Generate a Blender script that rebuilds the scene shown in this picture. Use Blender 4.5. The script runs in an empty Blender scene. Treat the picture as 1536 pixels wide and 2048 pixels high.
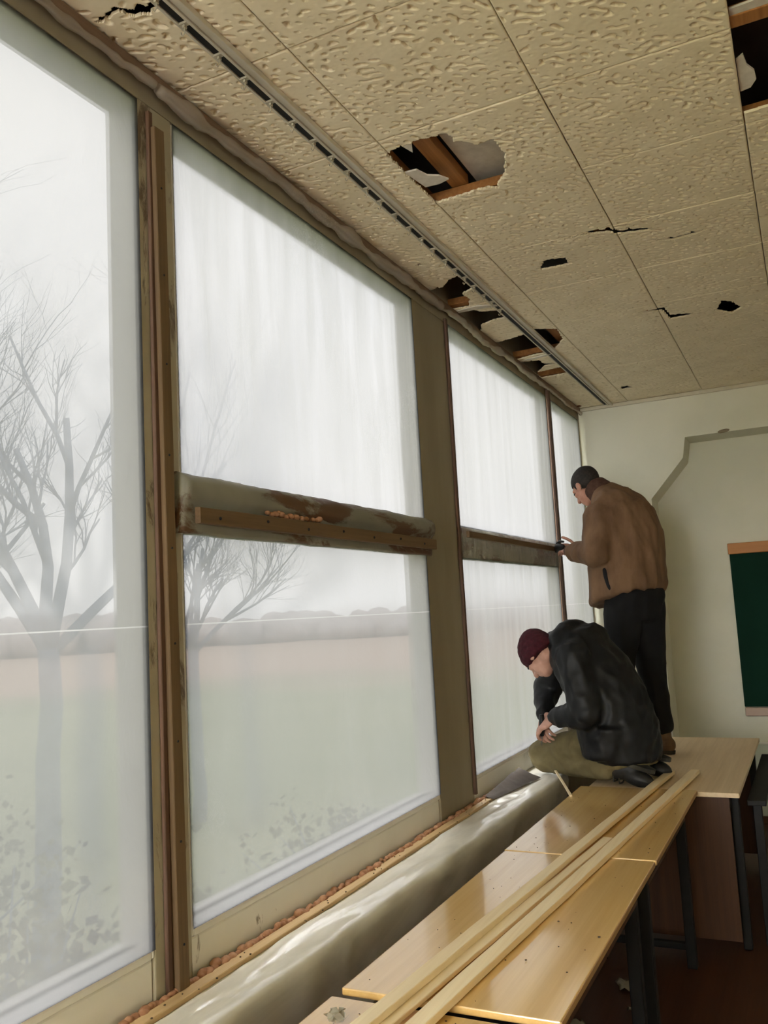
import bpy, bmesh, math, random
import numpy as np
from mathutils import Vector, Matrix, noise

random.seed(7)
SC = bpy.context.scene
COL = SC.collection

# ------------------------------------------------------------------ camera, sky, exposure
Z0 = 1.67                      # camera height above the floor
YAW, PITCH, ROLL, FPX = 0.45157169, 0.1179172, -0.05438935, 1734.11
_f = Vector((-math.sin(YAW) * math.cos(PITCH), math.cos(YAW) * math.cos(PITCH), math.sin(PITCH)))
_r = Vector((math.cos(YAW), math.sin(YAW), 0))
_u = _r.cross(_f)
_r2 = _r * math.cos(ROLL) + _u * math.sin(ROLL)
_u2 = -_r * math.sin(ROLL) + _u * math.cos(ROLL)
cam_data = bpy.data.cameras.new('camera')
cam_data.sensor_fit = 'HORIZONTAL'
cam_data.sensor_width = 36
cam_data.lens = 36 * FPX / 1536
cam_data.clip_start = 0.02
cam_data.clip_end = 2000
cam = bpy.data.objects.new('camera', cam_data)
COL.objects.link(cam)
cam.matrix_world = Matrix(((_r2.x, _u2.x, -_f.x, 0), (_r2.y, _u2.y, -_f.y, 0), (_r2.z, _u2.z, -_f.z, Z0), (0, 0, 0, 1)))
SC.camera = cam

world = bpy.data.worlds.new('overcast')
SC.world = world
world.use_nodes = True
wn, wl = world.node_tree.nodes, world.node_tree.links
bg = wn['Background']
tc = wn.new('ShaderNodeTexCoord')
nz = wn.new('ShaderNodeTexNoise'); nz.inputs['Scale'].default_value = 2.2; nz.inputs['Detail'].default_value = 4
rp = wn.new('ShaderNodeValToRGB')
rp.color_ramp.elements[0].position = .3; rp.color_ramp.elements[0].color = (.86, .885, .93, 1)
rp.color_ramp.elements[1].position = .7; rp.color_ramp.elements[1].color = (1.0, 1.0, 1.0, 1)
wl.new(tc.outputs['Generated'], nz.inputs['Vector']); wl.new(nz.outputs['Fac'], rp.inputs['Fac'])
wl.new(rp.outputs['Color'], bg.inputs['Color'])
bg.inputs['Strength'].default_value = 29.0

SC.view_settings.view_transform = 'Standard'
SC.view_settings.look = 'None'
SC.view_settings.gamma = 1
SC.view_settings.use_curve_mapping = False
SC.view_settings.exposure = 0.0
SC.cycles.use_denoising = True
SC.cycles.max_bounces = 10
SC.cycles.diffuse_bounces = 6
SC.cycles.transparent_max_bounces = 16
SC.cycles.caustics_reflective = False
SC.cycles.caustics_refractive = True

# ------------------------------------------------------------------ dimensions
S = 1.03
YR = -4.45                      # rear wall of the room
XW = -1.488 * S                # inner face of the window posts
CEIL = Z0 + 1.5 * S
SILL = Z0 - .888 * S
WBOT = Z0 - .76 * S
WTOP = Z0 + 1.405 * S
YCOL = 6.6 * S                 # face of the column and beam at the far end
YBACK = 6.9 * S                # recessed wall with the chalkboard
TT = Z0 - .90                  # desk top height
TB = Z0 - .91                  # long table top height

# ------------------------------------------------------------------ materials
def new_mat(name):
    m = bpy.data.materials.new(name); m.use_nodes = True
    nt = m.node_tree
    return m, nt.nodes, nt.links, nt.nodes['Principled BSDF']

def coords(n, l, scale=(1, 1, 1), kind='Object', rot=(0, 0, 0)):
    t = n.new('ShaderNodeTexCoord'); mp = n.new('ShaderNodeMapping')
    mp.inputs['Scale'].default_value = scale; mp.inputs['Rotation'].default_value = rot
    l.new(t.outputs[kind], mp.inputs['Vector'])
    return mp.outputs['Vector']

def tex_noise(n, l, vec, scale, detail=4, rough=.55, dist=0):
    t = n.new('ShaderNodeTexNoise')
    t.inputs['Scale'].default_value = scale; t.inputs['Detail'].default_value = detail
    t.inputs['Roughness'].default_value = rough; t.inputs['Distortion'].default_value = dist
    l.new(vec, t.inputs['Vector'])
    return t.outputs['Fac']

def ramp(n, l, fac, stops):
    r = n.new('ShaderNodeValToRGB'); e = r.color_ramp.elements
    while len(e) < len(stops): e.new(.5)
    for i, (p, c) in enumerate(stops):
        e[i].position = p
        e[i].color = tuple(c) + (1,) if not isinstance(c, (int, float)) else (c, c, c, 1)
    l.new(fac, r.inputs['Fac'])
    return r.outputs['Color']

def bump(n, l, h, strength, dist, bsdf):
    b = n.new('ShaderNodeBump'); b.inputs['Strength'].default_value = strength; b.inputs['Distance'].default_value = dist
    l.new(h, b.inputs['Height']); l.new(b.outputs['Normal'], bsdf.inputs['Normal'])

def noisy(name, c0, c1, scale=8, rough=.8, bstr=.2, bdist=.003, stretch=(1, 1, 1), detail=5, lo=.35, hi=.65, spec=.3):
    m, n, l, b = new_mat(name)
    f = tex_noise(n, l, coords(n, l, stretch), scale, detail)
    l.new(ramp(n, l, f, [(lo, c0), (hi, c1)]), b.inputs['Base Color'])
    b.inputs['Roughness'].default_value = rough
    b.inputs['Specular IOR Level'].default_value = spec
    if bstr: bump(n, l, f, bstr, bdist, b)
    return m

def wood(name, c0, c1, axis=1, scale=10, rough=.5, coat=0, bstr=.15, contrast=(.3, .7), knots=False, spec=.4):
    m, n, l, b = new_mat(name)
    st = [1, 1, 1]; st[axis] = .07
    v = coords(n, l, tuple(st))
    f = tex_noise(n, l, v, scale * 3, 6, .6, .6)
    st2 = [1, 1, 1]; st2[axis] = .02
    f2 = tex_noise(n, l, coords(n, l, tuple(st2)), scale * 14, 3, .6)
    mx = n.new('ShaderNodeMath'); mx.operation = 'MULTIPLY_ADD'; mx.inputs[1].default_value = .45
    l.new(f2, mx.inputs[0])
    sc = n.new('ShaderNodeMath'); sc.operation = 'MULTIPLY'; sc.inputs[1].default_value = .6
    l.new(f, sc.inputs[0]); l.new(sc.outputs[0], mx.inputs[2])
    l.new(ramp(n, l, mx.outputs[0], [(contrast[0], c0), (contrast[1], c1)]), b.inputs['Base Color'])
    b.inputs['Roughness'].default_value = rough
    b.inputs['Specular IOR Level'].default_value = spec
    if coat:
        b.inputs['Coat Weight'].default_value = coat; b.inputs['Coat Roughness'].default_value = .10; b.inputs['Coat IOR'].default_value = 1.75
    bump(n, l, mx.outputs[0], bstr, .002, b)
    return m

def peeling(name, paint, paint2, bare, lo=.55, hi=.6, scale=9, stretch=(1, 1, .35), rough=.55):
    m, n, l, b = new_mat(name)
    v = coords(n, l, stretch)
    f = tex_noise(n, l, v, scale, 8, .65, .4)
    g = tex_noise(n, l, coords(n, l), 3, 4)
    pc = ramp(n, l, g, [(.35, paint), (.7, paint2)])
    mk = ramp(n, l, f, [(lo, 0), (hi, 1)])
    mx = n.new('ShaderNodeMix'); mx.data_type = 'RGBA'
    l.new(mk, mx.inputs['Factor']); l.new(pc, mx.inputs['A'])
    mx.inputs['B'].default_value = tuple(bare) + (1,)
    l.new(mx.outputs['Result'], b.inputs['Base Color'])
    b.inputs['Roughness'].default_value = rough
    inv = n.new('ShaderNodeMath'); inv.operation = 'SUBTRACT'; inv.inputs[0].default_value = 1
    l.new(mk, inv.inputs[1])
    bump(n, l, inv.outputs[0], .5, .004, b)
    return m

FILM_T = .0425                  # film colour darkened so the panes stay moderate under the strong sky
def film_mat(name, haze_lo, haze_hi, seam=True, gloss=.07, streak=(1, 6, .7), tint=(.97, .96, .94), scuff=.5, wscale=3.0, blur=.5, brough=.3, opaque=0.0, through=FILM_T):
    m = bpy.data.materials.new(name); m.use_nodes = True
    n, l = m.node_tree.nodes, m.node_tree.links
    n.remove(n['Principled BSDF'])
    out = n['Material Output']
    v = coords(n, l, streak, rot=(.25, 0, 0))
    f = tex_noise(n, l, v, wscale, 5, .6, .5)
    hz = n.new('ShaderNodeMapRange'); hz.inputs['From Min'].default_value = .3; hz.inputs['From Max'].default_value = .7
    hz.inputs['To Min'].default_value = haze_lo; hz.inputs['To Max'].default_value = haze_hi
    l.new(f, hz.inputs['Value'])
    fac = hz.outputs['Result']
    # scuffs: fine scratch marks in some patches
    vs = coords(n, l)
    a = tex_noise(n, l, vs, 26, 6, .7, 1.6)
    rid = n.new('ShaderNodeMath'); rid.operation = 'SUBTRACT'; rid.inputs[1].default_value = .5; l.new(a, rid.inputs[0])
    ab = n.new('ShaderNodeMath'); ab.operation = 'ABSOLUTE'; l.new(rid.outputs[0], ab.inputs[0])
    line = ramp(n, l, ab.outputs[0], [(0, 1), (.02, 0)])
    pt = ramp(n, l, tex_noise(n, l, vs, 1.7, 3), [(.56, 0), (.72, 1)])
    mm = n.new('ShaderNodeMath'); mm.operation = 'MULTIPLY'; l.new(line, mm.inputs[0]); l.new(pt, mm.inputs[1])
    ms = n.new('ShaderNodeMath'); ms.operation = 'MULTIPLY_ADD'; ms.inputs[1].default_value = scuff
    l.new(mm.outputs[0], ms.inputs[0]); l.new(fac, ms.inputs[2]); fac = ms.outputs[0]
    seamv = None
    if seam:                                         # the fold line left by the roll
        t = n.new('ShaderNodeTexCoord'); sp = n.new('ShaderNodeSeparateXYZ'); l.new(t.outputs['Object'], sp.inputs[0])
        d = n.new('ShaderNodeMath'); d.operation = 'SUBTRACT'; d.inputs[1].default_value = Z0 + .003; l.new(sp.outputs['Z'], d.inputs[0])
        d2 = n.new('ShaderNodeMath'); d2.operation = 'ABSOLUTE'; l.new(d.outputs[0], d2.inputs[0])
        sl = n.new('ShaderNodeMath'); sl.operation = 'LESS_THAN'; sl.inputs[1].default_value = .0017; l.new(d2.outputs[0], sl.inputs[0])
        seamv = sl.outputs[0]
        ad = n.new('ShaderNodeMath'); ad.operation = 'MAXIMUM'; l.new(fac, ad.inputs[0]); l.new(seamv, ad.inputs[1]); fac = ad.outputs[0]
    cl = n.new('ShaderNodeClamp'); l.new(fac, cl.inputs[0]); fac = cl.outputs[0]
    bright = mm.outputs[0]
    if seam:
        bx_ = n.new('ShaderNodeMath'); bx_.operation = 'MAXIMUM'; l.new(bright, bx_.inputs[0]); l.new(seamv, bx_.inputs[1]); bright = bx_.outputs[0]
    tr = n.new('ShaderNodeBsdfTransparent'); tr.inputs[0].default_value = (through, .985 * through, .965 * through, 1)
    tl = n.new('ShaderNodeBsdfTranslucent'); tl.inputs[0].default_value = tuple(c * through for c in tint) + (1,)
    if seam:                                         # scratches and the fold line scatter more light than the clean film
        mc = n.new('ShaderNodeMix'); mc.data_type = 'RGBA'; l.new(bright, mc.inputs['Factor'])
        mc.inputs['A'].default_value = tl.inputs[0].default_value[:]
        mc.inputs['B'].default_value = tuple(c * through * 1.18 for c in tint) + (1,)
        l.new(mc.outputs['Result'], tl.inputs[0])
    gl = n.new('ShaderNodeBsdfGlossy'); gl.inputs['Roughness'].default_value = .16
    rf = n.new('ShaderNodeBsdfRefraction'); rf.inputs['IOR'].default_value = 1.05; rf.inputs['Roughness'].default_value = brough; rf.inputs['Color'].default_value = (through, .985 * through, .965 * through, 1)
    see = n.new('ShaderNodeMixShader'); see.inputs[0].default_value = blur
    l.new(tr.outputs[0], see.inputs[1]); l.new(rf.outputs[0], see.inputs[2])
    if opaque:
        df = n.new('ShaderNodeBsdfDiffuse'); df.inputs[0].default_value = tuple(tint) + (1,)
        md = n.new('ShaderNodeMixShader'); md.inputs[0].default_value = opaque
        l.new(tl.outputs[0], md.inputs[1]); l.new(df.outputs[0], md.inputs[2]); tl_out = md.outputs[0]
    else: tl_out = tl.outputs[0]
    mx = n.new('ShaderNodeMixShader'); l.new(fac, mx.inputs[0]); l.new(see.outputs[0], mx.inputs[1]); l.new(tl_out, mx.inputs[2])
    m2 = n.new('ShaderNodeMixShader'); m2.inputs[0].default_value = gloss
    l.new(mx.outputs[0], m2.inputs[1]); l.new(gl.outputs[0], m2.inputs[2])
    l.new(m2.outputs[0], out.inputs['Surface'])
    bn = n.new('ShaderNodeBump'); bn.inputs['Strength'].default_value = .6; bn.inputs['Distance'].default_value = .01
    l.new(f, bn.inputs['Height']); l.new(bn.outputs[0], tl.inputs['Normal']); l.new(bn.outputs[0], gl.inputs['Normal'])
    return m

M = {}
M['tile'] = noisy('tile_board', (.76, .655, .455), (.84, .735, .53), 5, .85, .15, .001)
M['slab'] = noisy('slab', (.10, .09, .08), (.15, .135, .12), 2, .9)
M['joist'] = wood('joist', (.20, .075, .018), (.42, .18, .05), 1, 6, .7)
M['torn'] = noisy('torn_board', (.62, .56, .47), (.72, .66, .56), 30, .9)
M['wall'] = noisy('painted_plaster', (.64, .63, .51), (.72, .70, .58), 1.6, .7, .08, .004)
M['wall_low'] = noisy('painted_dado', (.56, .62, .54), (.64, .68, .60), 1.6, .6, .06, .004)
M['floor'] = wood('floorboards', (.045, .018, .009), (.085, .034, .016), 1, 5, .45)
M['post'] = noisy('post_paint', (.23, .19, .125), (.31, .27, .19), 3, .6, .2, .003, (1, 1, .2))
M['post_peel'] = peeling('post_peel', (.33, .29, .20), (.40, .36, .27), (.14, .10, .065), .56, .62, 11)
M['frame'] = peeling('frame_paint', (.74, .72, .65), (.82, .80, .74), (.30, .26, .2), .66, .70, 12)
M['rail'] = peeling('rail_peel', (.19, .18, .14), (.27, .26, .21), (.10, .048, .02), .50, .56, 7, (1, .3, 1))
M['batten'] = wood('old_batten', (.085, .052, .024), (.165, .10, .046), 2, 8, .65)
M['batten_h'] = wood('old_batten_h', (.085, .052, .024), (.17, .10, .048), 1, 8, .65)
M['dark_batten'] = wood('dark_batten', (.055, .028, .016), (.11, .055, .03), 2, 8, .6)
M['top_batten'] = wood('top_batten', (.13, .075, .045), (.22, .14, .09), 1, 6, .7)
M['pine'] = wood('pine_lath', (.74, .57, .33), (.90, .75, .49), 1, 7, .55)
M['pine_sill'] = wood('pine_strip', (.42, .27, .12), (.60, .42, .21), 1, 7, .55)
M['desk'] = wood('desk_varnish', (.64, .385, .115), (.80, .54, .21), 1, 5, .30, 1.0, .05, (.32, .72))
M['desk_edge'] = wood('desk_edge', (.30, .16, .06), (.45, .27, .11), 1, 8, .6)
M['table'] = wood('table_veneer', (.56, .41, .24), (.72, .56, .36), 1, 5, .5, 0, .05)
M['panel'] = wood('panel_wood', (.045, .016, .006), (.09, .036, .014), 2, 5, .6)
M['metal'] = noisy('black_metal', (.004, .004, .004), (.008, .0075, .007), 20, .6, .05)
M['track'] = noisy('track_paint', (.50, .45, .34), (.58, .53, .42), 6, .5, .05)
M['track_slot'] = noisy('track_slot', (.008, .007, .006), (.015, .013, .011), 6, .7, 0)
M['hook'] = noisy('hook_plastic', (.36, .32, .22), (.45, .40, .29), 30, .5, 0)
M['board'] = noisy('board_green', (.002, .020, .011), (.003, .026, .015), 3, .75, .05, .002, spec=.12)
M['board_wood'] = wood('board_wood', (.35, .13, .025), (.50, .21, .05), 0, 6, .5)
M['tray'] = noisy('tray_paint', (.42, .30, .24), (.50, .37, .30), 6, .6)
M['foam'] = noisy('foam_orange', (.28, .125, .06), (.43, .235, .135), 40, .75, .6, .004)
M['sill'] = noisy('sill_paint', (.62, .58, .46), (.70, .66, .55), 5, .5, .1)
M['sill_wall'] = noisy('under_sill', (.20, .16, .10), (.28, .23, .15), 3, .8)
M['film'] = film_mat('plastic_sheet', .36, .68, streak=(1, 5, .6), blur=.8, brough=.45, wscale=2)
M['film_fold'] = film_mat('plastic_sheet_folded', .48, .70, streak=(1, 6, .3), wscale=2.2, blur=.85, brough=.5)
M['film_low'] = film_mat('plastic_sheet_scuffed', .46, .58, scuff=.5, streak=(1, 1.5, .8), wscale=2, blur=.42, brough=.3)
M['film_drape'] = film_mat('plastic_drape', .72, .98, seam=False, gloss=.17, streak=(3, .9, 3), tint=(.94, .90, .79), blur=0, opaque=.9, through=1)
M['film_strip'] = film_mat('plastic_strip', .05, .5, seam=False, gloss=.12, streak=(1, 14, .5), tint=(.6, .58, .52), blur=0, opaque=.8, through=1)
M['film_roll'] = film_mat('plastic_roll', .5, .8, seam=False, gloss=.12, streak=(4, .5, 4), tint=(.50, .42, .34), opaque=.6, blur=0, through=1)
M['skin'] = noisy('skin', (.42, .20, .14), (.52, .27, .19), 25, .55, .1, .001)
M['skin_pale'] = noisy('skin_pale', (.46, .25, .185), (.57, .33, .255), 25, .55, .1, .001)
M['hair'] = noisy('hair_dark', (.010, .008, .007), (.03, .022, .018), 60, .7, .5, .003)
M['suede'] = noisy('suede_brown', (.11, .058, .030), (.20, .115, .063), 9, .8, .5, .006, (1, 1, .4))
M['dark_fill'] = noisy('near_black', (.010, .009, .010), (.02, .018, .018), 9, .9, 0)
M['knit'] = noisy('collar_knit', (.05, .022, .014), (.085, .042, .028), 30, .9, .4, .003)
M['black_cloth'] = noisy('trousers_black', (.003, .003, .0035), (.006, .006, .0065), 12, .85, .3, .004)
M['black_jacket'] = noisy('jacket_black', (.004, .0045, .005), (.010, .0105, .0115), 10, .5, .6, .006, spec=.25)
M['khaki'] = noisy('trousers_khaki', (.12, .095, .042), (.19, .155, .075), 9, .85, .5, .006)
M['maroon'] = noisy('beanie_maroon', (.030, .003, .007), (.055, .006, .012), 60, .9, .6, .003)
M['boot'] = noisy('boot_black', (.008, .008, .008), (.02, .019, .017), 20, .5, .3, .003)
M['shoe'] = noisy('shoe_tan', (.11, .062, .03), (.18, .105, .055), 14, .65, .4, .003)
M['sole'] = noisy('sole', (.02, .018, .014), (.05, .045, .032), 20, .8, .3)
M['tool'] = noisy('tool_black', (.008, .008, .009), (.016, .015, .015), 20, .45, 0)
M['steel'] = noisy('tool_steel', (.20, .20, .20), (.32, .32, .32), 20, .35, 0)
M['steel'].node_tree.nodes['Principled BSDF'].inputs['Metallic'].default_value = .9
M['grey_sheet'] = noisy('grey_sheet', (.12, .095, .075), (.19, .155, .125), 8, .7, .4, .006)
M['paper'] = noisy('paper', (.45, .42, .33), (.58, .55, .44), 12, .85, .2)
M['crumb'] = noisy('crumb', (.05, .035, .02), (.10, .07, .04), 40, .9, 0)
M['chip'] = noisy('wood_chip', (.55, .38, .18), (.66, .48, .26), 30, .8, 0)
M['hazed_bark'] = noisy('hazed_bark', (.12, .16, .23), (.20, .25, .33), 6, .9, .3, .02)  # blue haze over the trees is put into the bark colour
M['field'] = None
M['shrub'] = noisy('shrub_leaf', (.05, .06, .03), (.11, .12, .06), 4, .9, 0)
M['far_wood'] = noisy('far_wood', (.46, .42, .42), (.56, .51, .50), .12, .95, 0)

def _field():
    m, n, l, b = new_mat('field')
    t = n.new('ShaderNodeTexCoord')
    f = tex_noise(n, l, t.outputs['Object'], .05, 6)
    green = ramp(n, l, f, [(.35, (.20, .23, .13)), (.7, (.33, .34, .21))])
    ln = n.new('ShaderNodeVectorMath'); ln.operation = 'LENGTH'; l.new(t.outputs['Object'], ln.inputs[0])
    ad = n.new('ShaderNodeMath'); ad.operation = 'MULTIPLY_ADD'; ad.inputs[1].default_value = 60
    l.new(f, ad.inputs[0]); l.new(ln.outputs['Value'], ad.inputs[2])
    mr = n.new('ShaderNodeMapRange'); mr.inputs['From Min'].default_value = 105; mr.inputs['From Max'].default_value = 135
    l.new(ad.outputs[0], mr.inputs['Value'])
    mx = n.new('ShaderNodeMix'); mx.data_type = 'RGBA'
    l.new(mr.outputs[0], mx.inputs['Factor']); l.new(green, mx.inputs['A']); mx.inputs['B'].default_value = (.42, .31, .24, 1)
    l.new(mx.outputs['Result'], b.inputs['Base Color']); b.inputs['Roughness'].default_value = 1
    return m
M['field'] = _field()

# ------------------------------------------------------------------ object helpers
def link(name, me, mat=None, parent=None):
    o = bpy.data.objects.new(name, me); COL.objects.link(o)
    if mat is not None and me is not None and not me.materials:
        me.materials.append(M[mat] if isinstance(mat, str) else mat)
    if parent: o.parent = parent
    return o

def tag(o, label=None, cat=None, group=None, kind=None):
    if label: o['label'] = label
    if cat: o['category'] = cat
    if group: o['group'] = group
    if kind: o['kind'] = kind
    return o

def empty(name, loc=(0, 0, 0)):
    o = bpy.data.objects.new(name, None); COL.objects.link(o); o.location = loc
    o.empty_display_size = .1
    return o

def to_mesh(bm, name, smooth=False):
    me = bpy.data.meshes.new(name)
    bm.normal_update(); bm.to_mesh(me); bm.free()
    if smooth: me.polygons.foreach_set('use_smooth', [True] * len(me.polygons))
    return me

def add_box(bm, x0, x1, y0, y1, z0, z1, bev=0):
    vs = [bm.verts.new((x, y, z)) for x in (x0, x1) for y in (y0, y1) for z in (z0, z1)]
    fs = [(0, 1, 3, 2), (4, 6, 7, 5), (0, 4, 5, 1), (2, 3, 7, 6), (0, 2, 6, 4), (1, 5, 7, 3)]
    fc = [bm.faces.new([vs[i] for i in f]) for f in fs]
    if bev:
        es = {e for f in fc for e in f.edges}
        bmesh.ops.bevel(bm, geom=list(es), offset=bev, segments=2, affect='EDGES', profile=.5)

def box(name, x0, x1, y0, y1, z0, z1, mat, parent=None, bev=0, off=(0, 0, 0)):
    bm = bmesh.new()
    add_box(bm, x0 - off[0], x1 - off[0], y0 - off[1], y1 - off[1], z0 - off[2], z1 - off[2], bev)
    return link(name, to_mesh(bm, name), mat, parent)

def rough_bar(name, p0, p1, w, t, mat, parent=None, seg=24, wob=.0015, up=(0, 0, 1), bev=.002, seed=0):
    """A sawn strip from p0 to p1: w wide, t thick, slightly uneven."""
    p0, p1 = Vector(p0), Vector(p1); d = (p1 - p0); L = d.length; d.normalize()
    upv = Vector(up); side = d.cross(upv).normalized(); nrm = side.cross(d).normalized()
    bm = bmesh.new(); rings = []
    for i in range(seg + 1):
        s = i / seg; c = p0 + d * L * s
        q = [(-.5, -.5), (.5, -.5), (.5, .5), (-.5, .5)]; ring = []
        prof = []
        for (a, b) in q:
            da, db = bev * (1 if a < 0 else -1), bev * (1 if b < 0 else -1)
            if a * b > 0: prof += [(a * w, b * t + db), (a * w + da, b * t)]
            else: prof += [(a * w + da, b * t), (a * w, b * t + db)]
        # keep order around the section
        prof = sorted(prof, key=lambda ab: math.atan2(ab[1] / t, ab[0] / w))
        for k, (a, b) in enumerate(prof):
            n1 = noise.noise(Vector((s * L * 5, a * 40 + seed * 7.3, b * 40))) * wob
            n2 = noise.noise(Vector((s * L * 5 + 50, a * 40, b * 40 + seed * 3.1))) * wob
            ring.append(bm.verts.new(c + side * (a + n1) + nrm * (b + n2)))
        rings.append(ring)
    m = len(rings[0])
    for i in range(seg):
        for k in range(m):
            bm.faces.new((rings[i][k], rings[i][(k + 1) % m], rings[i + 1][(k + 1) % m], rings[i + 1][k]))
    bm.faces.new(rings[0][::-1]); bm.faces.new(rings[-1])
    bmesh.ops.recalc_face_normals(bm, faces=bm.faces)
    return link(name, to_mesh(bm, name), mat, parent)

def add_tube(bm, pts, radii, sides=8, cap=True):
    rings = []; n = len(pts); pts = [Vector(p) for p in pts]
    ref = None
    for i in range(n):
        d = (pts[min(i + 1, n - 1)] - pts[max(i - 1, 0)]).normalized()
        if ref is None:
            ref = d.orthogonal().normalized()
        ref = (ref - d * ref.dot(d)).normalized(); b = d.cross(ref)
        rings.append([bm.verts.new(pts[i] + (ref * math.cos(2 * math.pi * k / sides) + b * math.sin(2 * math.pi * k / sides)) * radii[i]) for k in range(sides)])
    for i in range(n - 1):
        for k in range(sides):
            bm.faces.new((rings[i][k], rings[i][(k + 1) % sides], rings[i + 1][(k + 1) % sides], rings[i + 1][k]))
    if cap:
        bm.faces.new(rings[0][::-1]); bm.faces.new(rings[-1])

def add_capsule(bm, p0, r0, p1, r1, sides=14):
    p0, p1 = Vector(p0), Vector(p1); d = (p1 - p0)
    if d.length < 1e-6: d = Vector((0, 0, 1e-5))
    d.normalize(); pts = []; rr = []
    for a in (-88, -60, -30):
        pts.append(p0 + d * r0 * math.sin(math.radians(a))); rr.append(r0 * math.cos(math.radians(a)))
    pts += [p0, p1]; rr += [r0, r1]
    for a in (30, 60, 88):
        pts.append(p1 + d * r1 * math.sin(math.radians(a))); rr.append(r1 * math.cos(math.radians(a)))
    add_tube(bm, pts, rr, sides)

def add_loft(bm, secs, sides=24):
    """secs: (centre, half-axis vector a, half-axis vector b)"""
    rings = []
    for c, a, b in secs:
        c, a, b = Vector(c), Vector(a), Vector(b)
        rings.append([bm.verts.new(c + a * math.cos(2 * math.pi * k / sides) + b * math.sin(2 * math.pi * k / sides)) for k in range(sides)])
    for i in range(len(rings) - 1):
        for k in range(sides):
            bm.faces.new((rings[i][k], rings[i][(k + 1) % sides], rings[i + 1][(k + 1) % sides], rings[i + 1][k]))
    bm.faces.new(rings[0][::-1]); bm.faces.new(rings[-1])

def add_ell(bm, c, axes, u=18, v=12):
    """axes: three half-axis vectors"""
    c = Vector(c); a, b, d = [Vector(x) for x in axes]; rows = []
    top = bm.verts.new(c + d); bot = bm.verts.new(c - d)
    for i in range(1, v):
        th = math.pi * i / v
        rows.append([bm.verts.new(c + d * math.cos(th) + (a * math.cos(2 * math.pi * k / u) + b * math.sin(2 * math.pi * k / u)) * math.sin(th)) for k in range(u)])
    for k in range(u):
        bm.faces.new((top, rows[0][k], rows[0][(k + 1) % u])); bm.faces.new((bot, rows[-1][(k + 1) % u], rows[-1][k]))
    for i in range(v - 2):
        for k in range(u):
            bm.faces.new((rows[i][k], rows[i + 1][k], rows[i + 1][(k + 1) % u], rows[i][(k + 1) % u]))

def fuse(name, build, voxel, mat, parent=None, smooth=4, disp=None):
    """Join overlapping closed shapes into one continuous skin."""
    bm = bmesh.new(); build(bm)
    bmesh.ops.recalc_face_normals(bm, faces=bm.faces)
    me = to_mesh(bm, name + '_src'); o = bpy.data.objects.new(name + '_src', me); COL.objects.link(o)
    r = o.modifiers.new('r', 'REMESH'); r.mode = 'VOXEL'; r.voxel_size = voxel
    if smooth:
        s = o.modifiers.new('s', 'SMOOTH'); s.factor = .5; s.iterations = smooth
    dg = bpy.context.evaluated_depsgraph_get()
    res = bpy.data.meshes.new_from_object(o.evaluated_get(dg))
    bpy.data.objects.remove(o); bpy.data.meshes.remove(me)
    res.name = name
    if disp:
        nv = len(res.vertices); co = np.empty(nv * 3); no = np.empty(nv * 3)
        res.vertices.foreach_get('co', co); res.vertex_normals.foreach_get('vector', no)
        co = co.reshape(-1, 3); no = no.reshape(-1, 3)
        d = np.array([disp(Vector(c), Vector(q)) for c, q in zip(co, no)])
        co = co + no * d[:, None]
        res.vertices.foreach_set('co', co.ravel()); res.update()
    res.polygons.foreach_set('use_smooth', [True] * len(res.polygons))
    return link(name, res, mat, parent)

def V(*a): return Vector(a)
def W(x, y, z): return Vector((x, y, z + Z0))      # heights given relative to the eye

# ================================================================== SETTING
# ---- floor, walls
fl = box('floor', -1.75, 4.6, YR, YBACK, -.12, 0, 'floor'); tag(fl, kind='structure', label='dark brown board floor under the desks')

wl_ = empty('wall_left'); tag(wl_, kind='structure', label='window wall with concrete posts and a low parapet')
box('parapet', XW - .20, XW + .10, YR, YCOL, 0, SILL - .03, 'sill_wall', wl_)
box('lintel', XW - .082, XW, YR, YCOL, WTOP + .005, CEIL + .42, 'post', wl_)
EXTRA = [None, (-2.44, -2.30, 'post')]
POSTS = [(YR, -4.31, 'post'), (-.42, -.28, 'post_peel'), (1.69 * S, 1.828 * S, 'post_peel'), (3.462 * S, 3.862 * S, 'post'), (5.625 * S, 5.70 * S, 'post'), (6.545 * S, YCOL, 'post')]
for i, (a, b, mt) in enumerate(POSTS + EXTRA[1:]):
    bm = bmesh.new(); add_box(bm, XW - .082, XW, a, b, SILL - .03, WTOP + .005, .004)
    link('post', to_mesh(bm, 'post'), mt, wl_)
box('sill_board', XW - .16, XW + .205, YR, YCOL, SILL - .03, SILL, 'sill', wl_, .008)

wr = box('wall_right', 4.6, 4.75, YR, YBACK, 0, CEIL + .42, 'wall'); tag(wr, kind='structure', label='plain painted wall across the room')
wf = empty('wall_front'); tag(wf, kind='structure', label='rear wall with one unseen window added for light')
box('parapet', -1.75, 4.75, YR - .15, YR, 0, SILL, 'wall', wf)
box('lintel', -1.75, 4.75, YR - .15, YR, WTOP, CEIL + .42, 'wall', wf)
for a, b in ((-1.75, -1.40), (-.35, 4.75)):  # piers leave an added, unseen window opening that lights the room
    box('pier', a, b, YR - .15, YR, SILL, WTOP, 'wall', wf)
for a, b in ((-1.40, -.35),):
    box('added_window_bar', (a + b) / 2 - .03, (a + b) / 2 + .03, YR - .11, YR - .05, SILL, WTOP, 'frame', wf)
wb = empty('wall_back'); tag(wb, kind='structure', label='pale green end wall with a column and a beam')
box('upper_wall', -1.75, 4.75, YBACK, YBACK + .15, Z0 - 1.055 * S, CEIL + .42, 'wall', wb)
box('lower_wall', -1.75, 4.75, YBACK + .004, YBACK + .15, 0, Z0 - 1.055 * S, 'wall_low', wb)
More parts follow.
